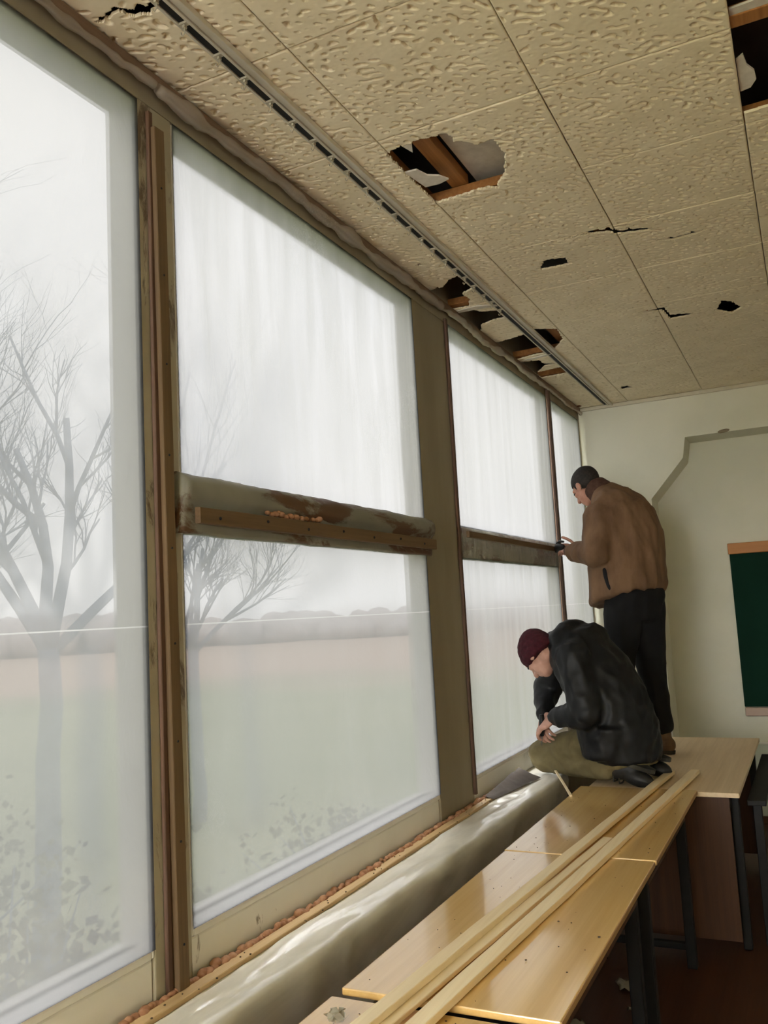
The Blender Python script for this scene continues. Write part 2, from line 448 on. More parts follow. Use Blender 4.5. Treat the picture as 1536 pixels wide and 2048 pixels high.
box('dado_ledge', -1.0 * S, 4.6, YBACK - .014, YBACK, Z0 - 1.068 * S, Z0 - 1.052 * S, 'frame', wb, .003)
# column with its haunch and the beam: one outline, extruded back to the recessed wall
ol = [(-1.75, 0), (-.998 * S, 0), (-.998 * S, Z0 + .743 * S), (-.75 * S, Z0 + 1.022 * S), (-.724 * S, Z0 + 1.172 * S), (4.6, Z0 + 1.176 * S), (4.6, CEIL + .42), (-1.75, CEIL + .42)]
bm = bmesh.new()
fr = [bm.verts.new((x, YCOL, z)) for x, z in ol]; bk = [bm.verts.new((x, YBACK, z)) for x, z in ol]
bm.faces.new(fr); bm.faces.new(bk[::-1])
for i in range(len(ol)):
    j = (i + 1) % len(ol); bm.faces.new((fr[j], fr[i], bk[i], bk[j]))
bmesh.ops.recalc_face_normals(bm, faces=bm.faces)
link('column_and_beam', to_mesh(bm, 'column'), 'wall', wb)
bm = bmesh.new()   # spalled patch on the lower edge of the beam
add_ell(bm, (-.47, YCOL + .002, Z0 + 1.18 * S), (V(.045, 0, .004), V(0, .012, 0), V(0, 0, .014)), 10, 6)
link('spalled_patch', to_mesh(bm, 'spall', True), 'sill_wall', wb)
bb = box('baseboard_back', -1.0 * S, 4.6, YBACK - .02, YBACK + .004, 0, .055, 'panel', None, .003); tag(bb, kind='structure', label='dark low baseboard of the end wall')
tb_ = box('trim_1', XW, 4.6, YCOL - .022, YCOL, CEIL - .030, CEIL - .002, 'track', None, .004); tag(tb_, kind='structure', label='painted strip where the ceiling meets the end wall')

# ---- windows: rebated frames in each bay
def window(nr, y0, y1, label, transom=None, sash=True):
    w = empty('window_%d' % nr); tag(w, kind='structure', label=label)
    xo = XW - .078; xi = XW - .001
    d = .010
    box('side_jamb', xo, xi, y0, y0 + d, WBOT - .02, WTOP, 'frame', w, .003)
    box('side_jamb', xo, xi, y1 - d, y1, WBOT - .02, WTOP, 'frame', w, .003)
    box('head_jamb', xo, xi, y0 + d, y1 - d, WTOP - .012, WTOP, 'frame', w, .003)
    box('ledge', xo, xi, y0 + d, y1 - d, WBOT - .022, WBOT, 'frame', w, .003)
    box('bottom_rail', XW - .06, XW - .008, y0, y1, SILL, WBOT - .024, 'frame', w, .006)
    f = .008                                           # the outer casement frame
    box('casement_stile', xo - .03, xo + .012, y0, y0 + f, WBOT - .02, WTOP, 'frame', w, .003)
    box('casement_stile', xo - .03, xo + .012, y1 - f, y1, WBOT - .02, WTOP, 'frame', w, .003)
    box('casement_rail', xo - .03, xo + .012, y0 + f, y1 - f, WBOT - .02, WBOT + .008, 'frame', w, .003)
    box('casement_rail', xo - .03, xo + .012, y0 + f, y1 - f, WTOP - .014, WTOP, 'frame', w, .003)
    box('stop_bead', XW - .030, XW - .004, y1 - d - .006, y1 - d, WBOT, WTOP - .012, 'frame', w, .003)
    return w

window(1, -2.30, -.42, 'unseen window bay behind the viewer, left bare for light')  # unseen bays kept free of film to light the room
window(6, -4.31, -2.44, 'unseen window bay farther behind the viewer, left bare for light')
window(2, -.28, POSTS[2][0], 'nearest tall undivided window bay')
w3 = window(3, POSTS[2][1], POSTS[3][0], 'wide window bay split by a peeling crossbar')
w4 = window(4, POSTS[3][1], POSTS[4][0], 'window bay behind the kneeling man')
window(5, POSTS[4][1], POSTS[5][0], 'last narrow window bay beside the column')

TZ0, TZ1 = Z0 + .244 * S, Z0 + .408 * S
def crossbar(w, y0, y1, prom, mat):
    """Peeling rounded crossbar: a ragged upper half-round and a square lower bar."""
    bm = bmesh.new(); seg = 70; rings = []
    prof = [(-.10, .62), (-.02, 1.0), (.35, .99), (.72, .93), (.95, .82), (1.0, .68), (.9, .56), (.70, .49), (.66, .44), (.62, .40), (.62, .04), (.55, 0), (-.10, 0)]
    for i in range(seg + 1):
        y = y0 + (y1 - y0) * i / seg; ring = []
        for k, (a, b) in enumerate(prof):
            n = noise.noise(V(y * 9, a * 4, b * 4)) * .004 + noise.noise(V(y * 30, a * 9, b * 9 + 4)) * .002
            ring.append(bm.verts.new((XW - .01 + a * (prom + .01) + n, y, TZ0 + b * (TZ1 - TZ0) + n)))
        rings.append(ring)
    m = len(prof)
    for i in range(seg):
        for k in range(m):
            bm.faces.new((rings[i][k], rings[i][(k + 1) % m], rings[i + 1][(k + 1) % m], rings[i + 1][k]))
    bm.faces.new(rings[0]); bm.faces.new(rings[-1][::-1])
    bmesh.ops.recalc_face_normals(bm, faces=bm.faces)
    link('crossbar', to_mesh(bm, 'crossbar', True), mat, w)
    box('crossbar_back', XW - .085, XW - .012, y0, y1, TZ0 + .01, TZ1 - .02, 'frame', w, .004)
crossbar(w3, POSTS[2][1] - .03, POSTS[3][0] + .01, .05, 'rail')
crossbar(w4, POSTS[3][1], POSTS[4][0], .006, 'rail')

# ---- ceiling: slab above, joists, pressed board tiles with torn holes
ce = box('ceiling', -1.75, 4.75, YR - .15, YBACK + .15, CEIL + .42, CEIL + .55, 'slab'); tag(ce, kind='structure', label='suspended ceiling of embossed beige board tiles')
XE = [-1.681 + .5453 * i for i in range(13)]
YE = [1.895 + .545 * i for i in range(-12, 10)]; YE[-1] = YCOL - .001
for x in (-1.135, -.592, -.045, .50):
    bm = bmesh.new(); add_box(bm, x - .10, x - .045, YR, YCOL, CEIL + .05, CEIL + .09, .003)
    link('joist', to_mesh(bm, 'joist'), 'joist', ce)
for k in range(12, len(YE)):
    bm = bmesh.new(); add_box(bm, -1.55, 1.2, YE[k] - .03, YE[k] + .025, CEIL + .014, CEIL + .049, .003)
    o = link('joist', to_mesh(bm, 'cross_joist'), 'joist', ce)

HOLES = [
    [(-1.143, 2.532), (-1.114, 2.509), (-1.083, 2.508), (-1.04, 2.508), (-1.028, 2.496), (-0.97, 2.506), (-0.921, 2.511), (-0.908, 2.544), (-0.914, 2.576), (-0.89, 2.581), (-0.857, 2.631), (-0.833, 2.626), (-0.806, 2.623), (-0.79, 2.649), (-0.796, 2.685), (-0.79, 2.736), (-0.814, 2.799), (-0.828, 2.85), (-0.854, 2.887), (-0.88, 2.925), (-0.894, 2.956), (-0.922, 2.934), (-0.96, 2.931), (-0.998, 2.935), (-1.04, 2.939), (-1.134, 2.943), (-1.14, 2.834), (-1.144, 2.697)],
    [(-1.543, 3.758), (-1.444, 3.758), (-1.39, 3.691), (-1.335, 3.665), (-1.313, 3.718), (-1.301, 3.828), (-1.343, 3.867), (-1.399, 3.897), (-1.389, 3.99), (-1.436, 4.09), (-1.518, 4.08), (-1.553, 4.025)],
    [(-1.522, 4.139), (-1.427, 4.143), (-1.405, 4.189), (-1.305, 4.227), (-1.316, 4.363), (-1.389, 4.362), (-1.478, 4.402), (-1.528, 4.527), (-1.539, 4.446)],
    [(-1.534, 4.752), (-1.43, 4.728), (-1.338, 4.699), (-1.248, 4.635), (-1.14, 4.712), (-1.16, 4.922), (-1.231, 5.052), (-1.314, 5.14), (-1.384, 5.133), (-1.518, 5.169), (-1.549, 4.99)],
    [(-1.531, 5.229), (-1.398, 5.258), (-1.401, 5.348), (-1.316, 5.412), (-1.408, 5.415), (-1.488, 5.529), (-1.328, 5.499), (-1.317, 5.683), (-1.511, 5.695), (-1.524, 5.451)],
    [(-1.444, 3.444), (-1.427, 3.434), (-1.426, 3.463), (-1.443, 3.461)],
    [(-0.967, 3.778), (-0.93, 3.72), (-0.841, 3.745), (-0.849, 3.832), (-0.904, 3.831), (-0.976, 3.824)],
    [(-1.097, 6.295), (-1.055, 6.298), (-1.021, 6.383), (-1.073, 6.392), (-1.108, 6.395)],
    [(-1.532, 6.668), (-1.485, 6.671), (-1.471, 6.753), (-1.534, 6.76)],
    [(-0.778, 3.55), (-0.666, 3.528), (-0.603, 3.549), (-0.585, 3.588), (-0.469, 3.627), (-0.45, 3.668), (-0.524, 3.648), (-0.598, 3.623), (-0.616, 3.583), (-0.694, 3.555)],
    [(-0.513, 3.761), (-0.393, 3.797), (-0.238, 3.785), (-0.291, 3.812), (-0.395, 3.823)],
    [(-0.713, 4.696), (-0.634, 4.695), (-0.556, 4.694), (-0.545, 4.842), (-0.427, 4.895), (-0.365, 4.914), (-0.483, 4.923), (-0.556, 4.921), (-0.571, 4.748)],
    [(-0.314, 4.917), (-0.274, 4.763), (-0.229, 4.816), (-0.187, 4.949), (-0.245, 5.021)],
    [(-1.504, 1.554), (-1.454, 1.545), (-1.417, 1.537), (-1.397, 1.56), (-1.369, 1.569), (-1.345, 1.574), (-1.326, 1.565), (-1.323, 1.588), (-1.359, 1.603), (-1.398, 1.590), (-1.410, 1.574), (-1.425, 1.553), (-1.454, 1.560), (-1.489, 1.564)],
    [(-1.548, 1.865), (-1.533, 1.862), (-1.526, 1.875), (-1.543, 1.884)],
    [(-.0449, 1.95), (.62, 1.95), (.62, 2.895), (.3, 2.92), (.15, 2.905), (-.0449, 2.912)],
]
def in_poly(px, py, poly):
    ins = np.zeros(px.shape, bool); n = len(poly); j = n - 1
    for i in range(n):
        xi, yi = poly[i]; xj, yj = poly[j]
        c = ((yi > py) != (yj > py)) & (px < (xj - xi) * (py - yi) / (yj - yi + 1e-12) + xi)
        ins ^= c; j = i
    return ins

NT = 168
def relief(seed):
    rs = np.random.RandomState(seed); n = NT
    fx = np.fft.fftfreq(n)[:, None] * n; fy = np.fft.fftfreq(n)[None, :] * n
    c, s = math.cos(.5), math.sin(.5)
    u = (fx * c + fy * s) / 13.0; v = (-fx * s + fy * c) / 22.0
    r = np.sqrt(u * u + v * v)
    band = np.exp(-((r - 1) / .38) ** 2)
    g = np.real(np.fft.ifft2(np.fft.fft2(rs.randn(n, n)) * band)); g /= g.std()
    mk = np.real(np.fft.ifft2(np.fft.fft2(rs.randn(n, n)) * np.exp(-(fx ** 2 + fy ** 2) / 60))); mk /= mk.std()
    t = np.clip((g + .35 * mk - .95) / .42, 0, 1); t = t * t * (3 - 2 * t)
    fine = np.real(np.fft.ifft2(np.fft.fft2(rs.randn(n, n)) * np.exp(-(fx ** 2 + fy ** 2) / 900))); fine /= fine.std()
    h = t * .0085 + fine * .00015
    d = np.minimum(np.arange(n), np.arange(n)[::-1]) / 3.0
    e = np.clip(np.minimum(d[:, None], d[None, :]), 0, 1)
    return h * e
RELIEF = [relief(i) for i in range(4)]

def tile_mesh(name, sx, sy, rel, keep=None, x0=0, y0=0):
    n = NT
    xs = np.linspace(.0015, sx - .0015, n); ys = np.linspace(.0015, sy - .0015, n)
    X, Y = np.meshgrid(xs, ys, indexing='ij')
    edge = np.minimum(np.minimum(np.arange(n), np.arange(n)[::-1])[:, None], np.minimum(np.arange(n), np.arange(n)[::-1])[None, :])
    Z = rel + np.where(edge == 0, .003, 0)
    co = np.stack([X, Y, Z], -1).reshape(-1, 3)
    idx = np.arange(n * n).reshape(n, n)
    q = np.stack([idx[:-1, :-1], idx[:-1, 1:], idx[1:, 1:], idx[1:, :-1]], -1).reshape(-1, 4)   # faces downwards
    if keep is not None:
        cx = (X[:-1, :-1] + X[1:, 1:]) / 2 + x0; cy = (Y[:-1, :-1] + Y[1:, 1:]) / 2 + y0
        q = q[keep(cx, cy).reshape(-1)]
    # torn or cut rim goes up by the board's thickness
    ed = {}
    for f in q:
        for a, b in ((f[0], f[1]), (f[1], f[2]), (f[2], f[3]), (f[3], f[0])):
            k = (b, a)
            if k in ed: del ed[k]
            else: ed[(a, b)] = 1
    top = {}; extra = []; base = len(co); rim = []
    for a, b in ed:
        for t in (a, b):
            if t not in top:
                top[t] = base + len(extra); extra.append((co[t][0], co[t][1], .0085))
        rim.append((b, a, top[a], top[b]))
    allco = np.vstack([co, np.array(extra)]) if extra else co
    faces = q.tolist() + [list(map(int, r)) for r in rim]
    me = bpy.data.meshes.new(name)
    used = np.unique(np.array(faces).ravel()); mp = -np.ones(len(allco), int); mp[used] = np.arange(len(used))
    me.from_pydata(allco[used].tolist(), [], [[int(mp[i]) for i in f] for f in faces])
    sm = [True] * len(q) + [False] * len(rim)
    me.polygons.foreach_set('use_smooth', sm)
    me.materials.append(M['tile'])
    return me

WHOLE = [tile_mesh('tile_%d' % i, .5453, .545, RELIEF[i]) for i in range(4)]
bm = bmesh.new(); add_box(bm, .0015, .5438, .0015, .5435, 0, .013); PLAIN = to_mesh(bm, 'tile_plain'); PLAIN.materials.append(M['tile'])
rt = random.Random(3)
for i in range(len(XE) - 1):
    for j in range(len(YE) - 1):
        x0, y0 = XE[i], YE[j]; sy = YE[j + 1] - y0; sx = .5453
        near = x0 < 1.2 and y0 > 1.0
        v = (i * 3 + j * 5 + (i * j) % 3) % 4
        cut = []
        for h in HOLES:
            hx = [p[0] for p in h]; hy = [p[1] for p in h]
            if max(hx) > x0 and min(hx) < x0 + sx and max(hy) > y0 and min(hy) < y0 + sy: cut.append(h)
        if near and (cut or i == 0 or abs(sy - .545) > .004):
            def keep(cx, cy, cut=cut, first=(i == 0)):
                k = np.ones(cx.shape, bool)
                ph = np.sin(cx * 311 + 7) * np.cos(cy * 287) + np.sin(cx * 97 + cy * 131); jx = cx + .0022 * ph; jy = cy + .0022 * np.cos(cx * 201 - cy * 153)
                for h in cut: k &= ~(in_poly(cx, cy, h) if h is HOLES[-1] else in_poly(jx, jy, h))
                if first: k &= cx > XW + .001
                return k
            me = tile_mesh('tile_torn', sx, sy, RELIEF[v], keep, x0, y0)
            if len(me.polygons) == 0: continue
        elif near: me = WHOLE[v]
        else: me = PLAIN
        o = link('ceiling_tile', me, None, ce)
        o.location = (x0, y0, CEIL)
        if near and i > 0:
            o.location.z += rt.uniform(-.002, .002); o.rotation_euler = (rt.uniform(-.003, .003), rt.uniform(-.003, .003), rt.uniform(-.001, .001))

bm = bmesh.new(); add_box(bm, -1.075, -1.01, 2.42, 2.97, CEIL + .052, CEIL + .092, .003)
link('joist', to_mesh(bm, 'joist'), 'joist', ce)
bm = bmesh.new(); add_box(bm, -1.00, -.60, 2.46, 3.2, CEIL + .093, CEIL + .105)
link('backing_board', to_mesh(bm, 'backing'), 'torn', ce)
# torn flaps of board hanging in the holes
def flap(pts, z, tilt, name='torn_flap'):
    bm = bmesh.new()
    c = sum((V(x, y, 0) for x, y in pts), V(0, 0, 0)) / len(pts)
    a = [bm.verts.new((x - c.x, y - c.y, 0)) for x, y in pts]; b = [bm.verts.new((x - c.x, y - c.y, .006)) for x, y in pts]
    bm.faces.new(a[::-1]); bm.faces.new(b)
    for i in range(len(a)):
        j = (i + 1) % len(a); bm.faces.new((a[i], a[j], b[j], b[i]))
    o = link(name, to_mesh(bm, name), 'torn', ce); o.location = (c.x, c.y, CEIL + z); o.rotation_euler = tilt
flap([(-1.145, 2.68), (-1.10, 2.68), (-1.085, 2.74), (-1.05, 2.765), (-1.03, 2.81), (-1.075, 2.83), (-1.13, 2.83)], .006, (.06, .05, 0))
flap([(-1.085, 2.505), (-1.04, 2.505), (-1.065, 2.57)], .006, (-.05, 0, 0))
flap([(-1.53, 4.105), (-1.40, 4.085), (-1.30, 4.12), (-1.30, 4.15), (-1.42, 4.135), (-1.53, 4.14)], -.004, (.05, .02, 0))
flap([(-1.53, 5.20), (-1.40, 5.17), (-1.30, 5.15), (-1.30, 5.18), (-1.42, 5.21), (-1.53, 5.23)], -.003, (.04, 0, 0))
flap([(-.045, 2.62), (-.025, 2.60), (-.018, 2.66), (.0, 2.70), (.003, 2.75), (-.015, 2.79), (-.045, 2.80)], .012, (0, .05, 0))
flap([(-.045, 2.375), (.2, 2.36), (.5, 2.37), (.5, 2.405), (.22, 2.40), (-.045, 2.415)], .016, (.1, 0, 0))

# ================================================================== OUTSIDE
GZ = -4.3
bm = bmesh.new()
vs = [bm.verts.new(p) for p in ((-900, -600, GZ), (-1.9, -600, GZ), (-1.9, 900, GZ), (-900, 900, GZ))]
bm.faces.new(vs)
gr = link('ground', to_mesh(bm, 'ground'), 'field'); tag(gr, kind='structure', label='green field and brown ploughed land outside the windows')

def bare_tree(name, base, fork_h, r0, seed, spread, height, lean, label):
    rg = random.Random(seed)
    root = empty(name, base)
    bt = bmesh.new(); bb_ = bmesh.new()
    def grow(bm, p, d, L, r, lev):
        n = 5 if lev < 2 else 4
        pts = [p]; rr = [r]; q = p.copy(); dd = d.copy()
        for i in range(n):
            dd = (dd + V(rg.uniform(-1, 1), rg.uniform(-1, 1), rg.uniform(-.4, .8)) * (.10 + .04 * lev)).normalized()
            q = q + dd * L / n; pts.append(q.copy()); rr.append(r * (1 - .55 * (i + 1) / n))
        add_tube(bm, pts, rr, 7 if lev == 0 else 5 if lev < 3 else 3, True)
        if lev >= 5 or r < .004: return
        k = rg.choice((3, 4)) if lev > 0 else 4
        for c in range(k):
            t = .35 + .65 * (c + rg.random() * .6) / k
            i = min(n, max(1, int(t * n))); s = pts[i]
            ax = dd.orthogonal().normalized(); ax.rotate(Matrix.Rotation(rg.uniform(0, 6.28), 3, dd))
            nd = (dd * rg.uniform(.65, 1) + ax * rg.uniform(.35, .9) * spread + V(0, 0, .22)).normalized()
            grow(bm, s, nd, L * rg.uniform(.52, .78), rr[i] * rg.uniform(.55, .75), lev + 1)
    pts = [V(0, 0, 0)]; rr = [r0 * 1.25]
    for i in range(1, 7):
        pts.append(V(lean[0] * i / 6 + rg.uniform(-.05, .05), lean[1] * i / 6 + rg.uniform(-.05, .05), fork_h * i / 6)); rr.append(r0 * (1.2 - .3 * i / 6))
    add_tube(bt, pts, rr, 9)
    for a, tl in ((2.4, .55), (-.5, .40), (.9, .85), (-2.2, .75), (4.0, .3)):
        d = V(math.cos(a) * tl, math.sin(a) * tl, 1).normalized()
        grow(bb_, pts[-1] - V(0, 0, .12), d, height * rg.uniform(.42, .55), r0 * rg.uniform(.5, .7), 1)
    link('trunk', to_mesh(bt, 'trunk', True), 'hazed_bark', root); link('branches', to_mesh(bb_, 'branches', True), 'hazed_bark', root)
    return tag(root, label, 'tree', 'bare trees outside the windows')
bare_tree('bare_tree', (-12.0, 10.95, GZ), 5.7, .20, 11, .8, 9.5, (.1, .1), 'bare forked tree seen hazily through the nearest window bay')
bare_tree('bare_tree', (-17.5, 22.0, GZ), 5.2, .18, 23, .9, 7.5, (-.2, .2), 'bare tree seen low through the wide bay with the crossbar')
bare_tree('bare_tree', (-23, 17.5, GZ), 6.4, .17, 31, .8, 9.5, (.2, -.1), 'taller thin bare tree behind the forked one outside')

def shrub(base, r, h, seed, label):
    rg = random.Random(seed); root = empty('shrub', base); bm = bmesh.new(); bs = bmesh.new()
    for i in range(26):
        a = rg.uniform(0, 6.28); t = rg.uniform(.1, 1) * r
        e = V(math.cos(a) * t, math.sin(a) * t, h * rg.uniform(.55, 1)); m = e * .5 + V(rg.uniform(-.2, .2), rg.uniform(-.2, .2), h * .12)
        add_tube(bs, [V(0, 0, 0), m, e], [.035, .022, .006], 4)
        for k in range(46):
            s = rg.uniform(.25, 1); p = m * (1 - s) + e * s + V(rg.gauss(0, .22), rg.gauss(0, .22), rg.gauss(0, .2))
            d1 = V(rg.gauss(0, 1), rg.gauss(0, 1), rg.gauss(0, 1)).normalized() * rg.uniform(.04, .09); d2 = d1.orthogonal() * .6
            if p.z > .05: bm.faces.new([bm.verts.new(p + x) for x in (d1, d2, -d1, -d2)])
    link('stems', to_mesh(bs, 'stems', True), 'hazed_bark', root)
    lf = link('foliage', to_mesh(bm, 'foliage'), 'shrub', root); lf['kind'] = 'stuff'
    tag(root, label, 'shrub', 'shrubs below the windows')
shrub((-6.2, 5.2, GZ), 2.4, 4.0, 1, 'dark shrub below the nearest window bay')
shrub((-11.5, 8.0, GZ), 2.6, 3.6, 2, 'shrub at the foot of the forked bare tree')
shrub((-7.6, 13.5, GZ), 2.2, 2.7, 3, 'low shrub below the wide window bay')

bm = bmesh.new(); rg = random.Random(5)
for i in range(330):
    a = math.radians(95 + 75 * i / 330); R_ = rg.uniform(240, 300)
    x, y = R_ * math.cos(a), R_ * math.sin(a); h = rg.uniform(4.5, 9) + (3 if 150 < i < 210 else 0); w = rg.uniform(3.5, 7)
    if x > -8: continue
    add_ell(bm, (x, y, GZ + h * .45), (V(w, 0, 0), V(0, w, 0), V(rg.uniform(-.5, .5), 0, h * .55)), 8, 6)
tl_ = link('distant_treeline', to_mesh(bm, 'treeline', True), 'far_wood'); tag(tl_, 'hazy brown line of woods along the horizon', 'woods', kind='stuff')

# ================================================================== WINDOW FILM, BATTENS, FOAM
def sheet(name, y0, y1, z0, z1, mat, label, x=XW + .004, amp=.004, fold=14, top_bulge=0, seed=0, slant=0.0, kind_amp=0.0):
    ny, nz_ = 90, 90; bm = bmesh.new(); g = []
    for i in range(ny + 1):
        row = []
        for k in range(nz_ + 1):
            s, t = i / ny, k / nz_; y = y0 + (y1 - y0) * s; z = z0 + (z1 - z0) * t
            yy = y + slant * (z1 - z)
            e = min(1, s * 12, (1 - s) * 12, t * 12, (1 - t) * 12)
            w = noise.noise(V(yy * fold, z * .7, seed)) * amp + noise.noise(V(yy * fold * 2.3, z * 1.3, seed + 5)) * amp * .45
            w += noise.noise(V(y * 1.2, z * 1.2, seed + 9)) * kind_amp
            w += top_bulge * max(0, 1 - (z1 - z) / .09) ** 2 * (.5 + noise.noise(V(y * 4, 0, seed)))
            row.append(bm.verts.new((x + w * e + abs(min(0, 0)), y, z)))
        g.append(row)
    for i in range(ny):
        for k in range(nz_):
            bm.faces.new((g[i][k], g[i + 1][k], g[i + 1][k + 1], g[i][k + 1]))
    o = link(name, to_mesh(bm, name, True), mat)
    return tag(o, label, 'plastic film', 'clear plastic sheets over the windows')
FT = WTOP - .001
FB = WBOT - .001
P1a, P1b = POSTS[2][:2]; P2a, P2b = POSTS[3][:2]; P3a, P3b = POSTS[4][:2]
sheet('plastic_film', -.30, P1a - .001, FB, FT, 'film_low', 'undivided scuffed plastic film over the nearest tall window bay', amp=.002, fold=6, seed=2, x=XW + .003, kind_amp=.004)
sheet('plastic_film', P1b + .001, P2a - .001, TZ1 - .012, FT, 'film', 'plastic film with slanting creases above the peeling crossbar', amp=.004, fold=9, seed=3, slant=.35)
sheet('plastic_film', P1b + .001, P2a - .001, FB, TZ0 + .004, 'film_low', 'flat hazy plastic film below the peeling crossbar', amp=.002, fold=7, seed=4, kind_amp=.005)
sheet('plastic_film', P2b + .001, P3a - .001, TZ1 - .010, FT, 'film_fold', 'tightly pleated plastic film above the crossbar behind the kneeling man', amp=.009, fold=15, seed=5, x=XW + .010, slant=.06)
sheet('plastic_film', P2b + .001, P3a - .001, FB, TZ0 + .006, 'film_fold', 'pleated plastic film right behind the kneeling man', amp=.008, fold=15, seed=5, x=XW + .010, slant=.06)
sheet('plastic_film', P2b, P3a, TZ0 + .008, TZ1 - .012, 'film_strip', 'strip of clear pleated film stretched over the farther crossbar', amp=.010, fold=22, seed=8, x=XW + .024)
sheet('plastic_film', P3b + .001, POSTS[5][0] - .001, FB, FT, 'film_fold', 'narrow plastic film in the last bay beside the column', amp=.004, fold=12, seed=6, x=XW + .006)

# bunched film edge along the ceiling
def film_roll(y0, y1, label, seed, r=.022):
    bm = bmesh.new(); n = 90; pts = []; rr = []
    for i in range(n + 1):
        y = y0 + (y1 - y0) * i / n
        pts.append(V(XW + .030 + noise.noise(V(y * 3, seed, 0)) * .012, y, CEIL - .052 + noise.noise(V(y * 2.3, seed, 5)) * .018))
        rr.append(max(.006, r * (.8 + noise.noise(V(y * 6, seed, 9)) * .8)))
    add_tube(bm, pts, rr, 9)
    for v in bm.verts: v.co += V(1, 0, 1) * noise.noise(v.co * 22) * .006
    o = link('film_edge_roll', to_mesh(bm, 'film_roll', True), 'film_roll'); tag(o, label, 'plastic film', 'bunched film edges under the ceiling')
film_roll(P1a + .05, P2a + .3, 'bunched film edge along the ceiling above the wide bay', 1, .024)
film_roll(P2a + .32, P3a, 'bunched film edge along the ceiling from the wide post onward', 2, .018)
film_roll(P3a + .02, YCOL - .04, 'bunched film edge along the ceiling in the last bay', 3, .012)
film_roll(-.3, P1a + .03, 'bunched film edge along the ceiling of the nearest bay', 4, .014)

def batten(name, p0, p1, w, t, mat, label, up, seed=0, wob=.0012, group='battens nailed over the film', cat='batten'):
    o = rough_bar(name, p0, p1, w, t, mat, None, 40, wob, up, .002, seed); return tag(o, label, cat, group)
PX = XW + .017
yb = (P1a + P1b) / 2
batten('wooden_batten', (PX, yb + .004, SILL + .005), (PX, yb - .012, CEIL - .165), .040, .022, 'batten', 'long brown batten nailed upright on the nearest post', (1, 0, 0), 1)
batten('wooden_batten', (XW + .008, yb - .030, SILL + .005), (XW + .008, yb - .032, CEIL - .12), .018, .012, 'dark_batten', 'thin dark strip beside the upright brown batten', (1, 0, 0), 2)
batten('wooden_batten', (XW + .048, P1b + .012, TZ0 + .047), (XW + .048, P2a - .005, TZ0 + .047), .045, .018, 'batten_h', 'brown batten with nail heads along the peeling crossbar', (1, 0, 0), 3)
batten('wooden_batten', (XW + .030, P2b + .06, TZ1 - .045), (XW + .030, P3a + .02, TZ1 - .050), .032, .016, 'batten_h', 'thin batten over pleated film behind the standing man', (1, 0, 0), 4)
batten('wooden_batten', (XW + .020, P3a + .025, SILL + .02), (XW + .020, P3a + .035, CEIL - .05), .045, .022, 'dark_batten', 'dark upright batten the standing man is fixing', (1, 0, 0), 5)
batten('wooden_batten', (XW + .010, P2b - .012, SILL + .05), (XW + .010, P2b - .008, CEIL - .08), .022, .014, 'dark_batten', 'dark strip along the far edge of the wide post', (1, 0, 0), 6)
batten('wooden_batten', (XW + .0145, YR + .2, CEIL - .02), (XW + .0145, YCOL - .03, CEIL - .02), .035, .022, 'top_batten', 'brown batten running under the ceiling along the window wall', (1, 0, 0), 7, .003)
batten('wooden_batten', (XW + .044, -.4, SILL + .007), (XW + .040, 4.22, SILL + .007), .036, .014, 'pine_sill', 'long pale pine strip lying on the window sill', (0, 0, 1), 8)
for y, zz in ((P1b + .18, 0), (P1b + .6, .004), (P1b + .8, -.003), (P1b + 1.2, .002), (P2a - .1, 0)): pass

# nails in the battens
def nails(parent, pts, nrm, r=.0035):
    bm = bmesh.new()
    for p in pts:
        bmesh.ops.create_uvsphere(bm, u_segments=6, v_segments=4, radius=r, matrix=Matrix.Translation(p))
    return bm
for o in list(COL.objects):
    if o.get('label') == 'brown batten with nail heads along the peeling crossbar':
        for k in range(7):
            bm = bmesh.new(); bmesh.ops.create_uvsphere(bm, u_segments=8, v_segments=5, radius=.005)
            s = link('nail_head', to_mesh(bm, 'nail', True), 'metal', o); s.location = (XW + .058, P1b + .10 + .24 * k, TZ0 + .047 + (k % 2) * .008 - .004)
    if o.get('label') == 'long brown batten nailed upright on the nearest post':
        for k in range(9):
            bm = bmesh.new(); bmesh.ops.create_uvsphere(bm, u_segments=8, v_segments=5, radius=.0035)
            s = link('nail_head', to_mesh(bm, 'nail', True), 'metal', o); s.location = (PX + .011, yb + .004 - .016 * k / 9, SILL + .12 + .25 * k)

# expanding foam bead along the bottom of the windows and in the crossbar
def foam(pts_fn, n, r, label, seed):
    bm = bmesh.new(); rg = random.Random(seed)
    for i in range(n):
        p = pts_fn(i / (n - 1)); q = r * rg.uniform(.65, 1.25)
        add_ell(bm, p + V(rg.gauss(0, .003), rg.gauss(0, .004), rg.gauss(0, .003)), (V(q, 0, 0), V(0, q * 1.5, 0), V(0, 0, q * .9)), 8, 6)
    o = link('foam_bead', to_mesh(bm, 'foam', True), 'foam'); tag(o, label, 'foam', 'orange expanding foam in the window gaps', 'stuff')
foam(lambda s: V(XW + .014, -.3 + (4.3 + .3) * s, SILL + .012), 330, .0115, 'orange expanding foam bead between sill and window rail', 3)
foam(lambda s: V(XW + .040, P1b + .36 + .32 * s, TZ0 + .082), 16, .010, 'small lump of orange foam bulging from the crossbar', 4)

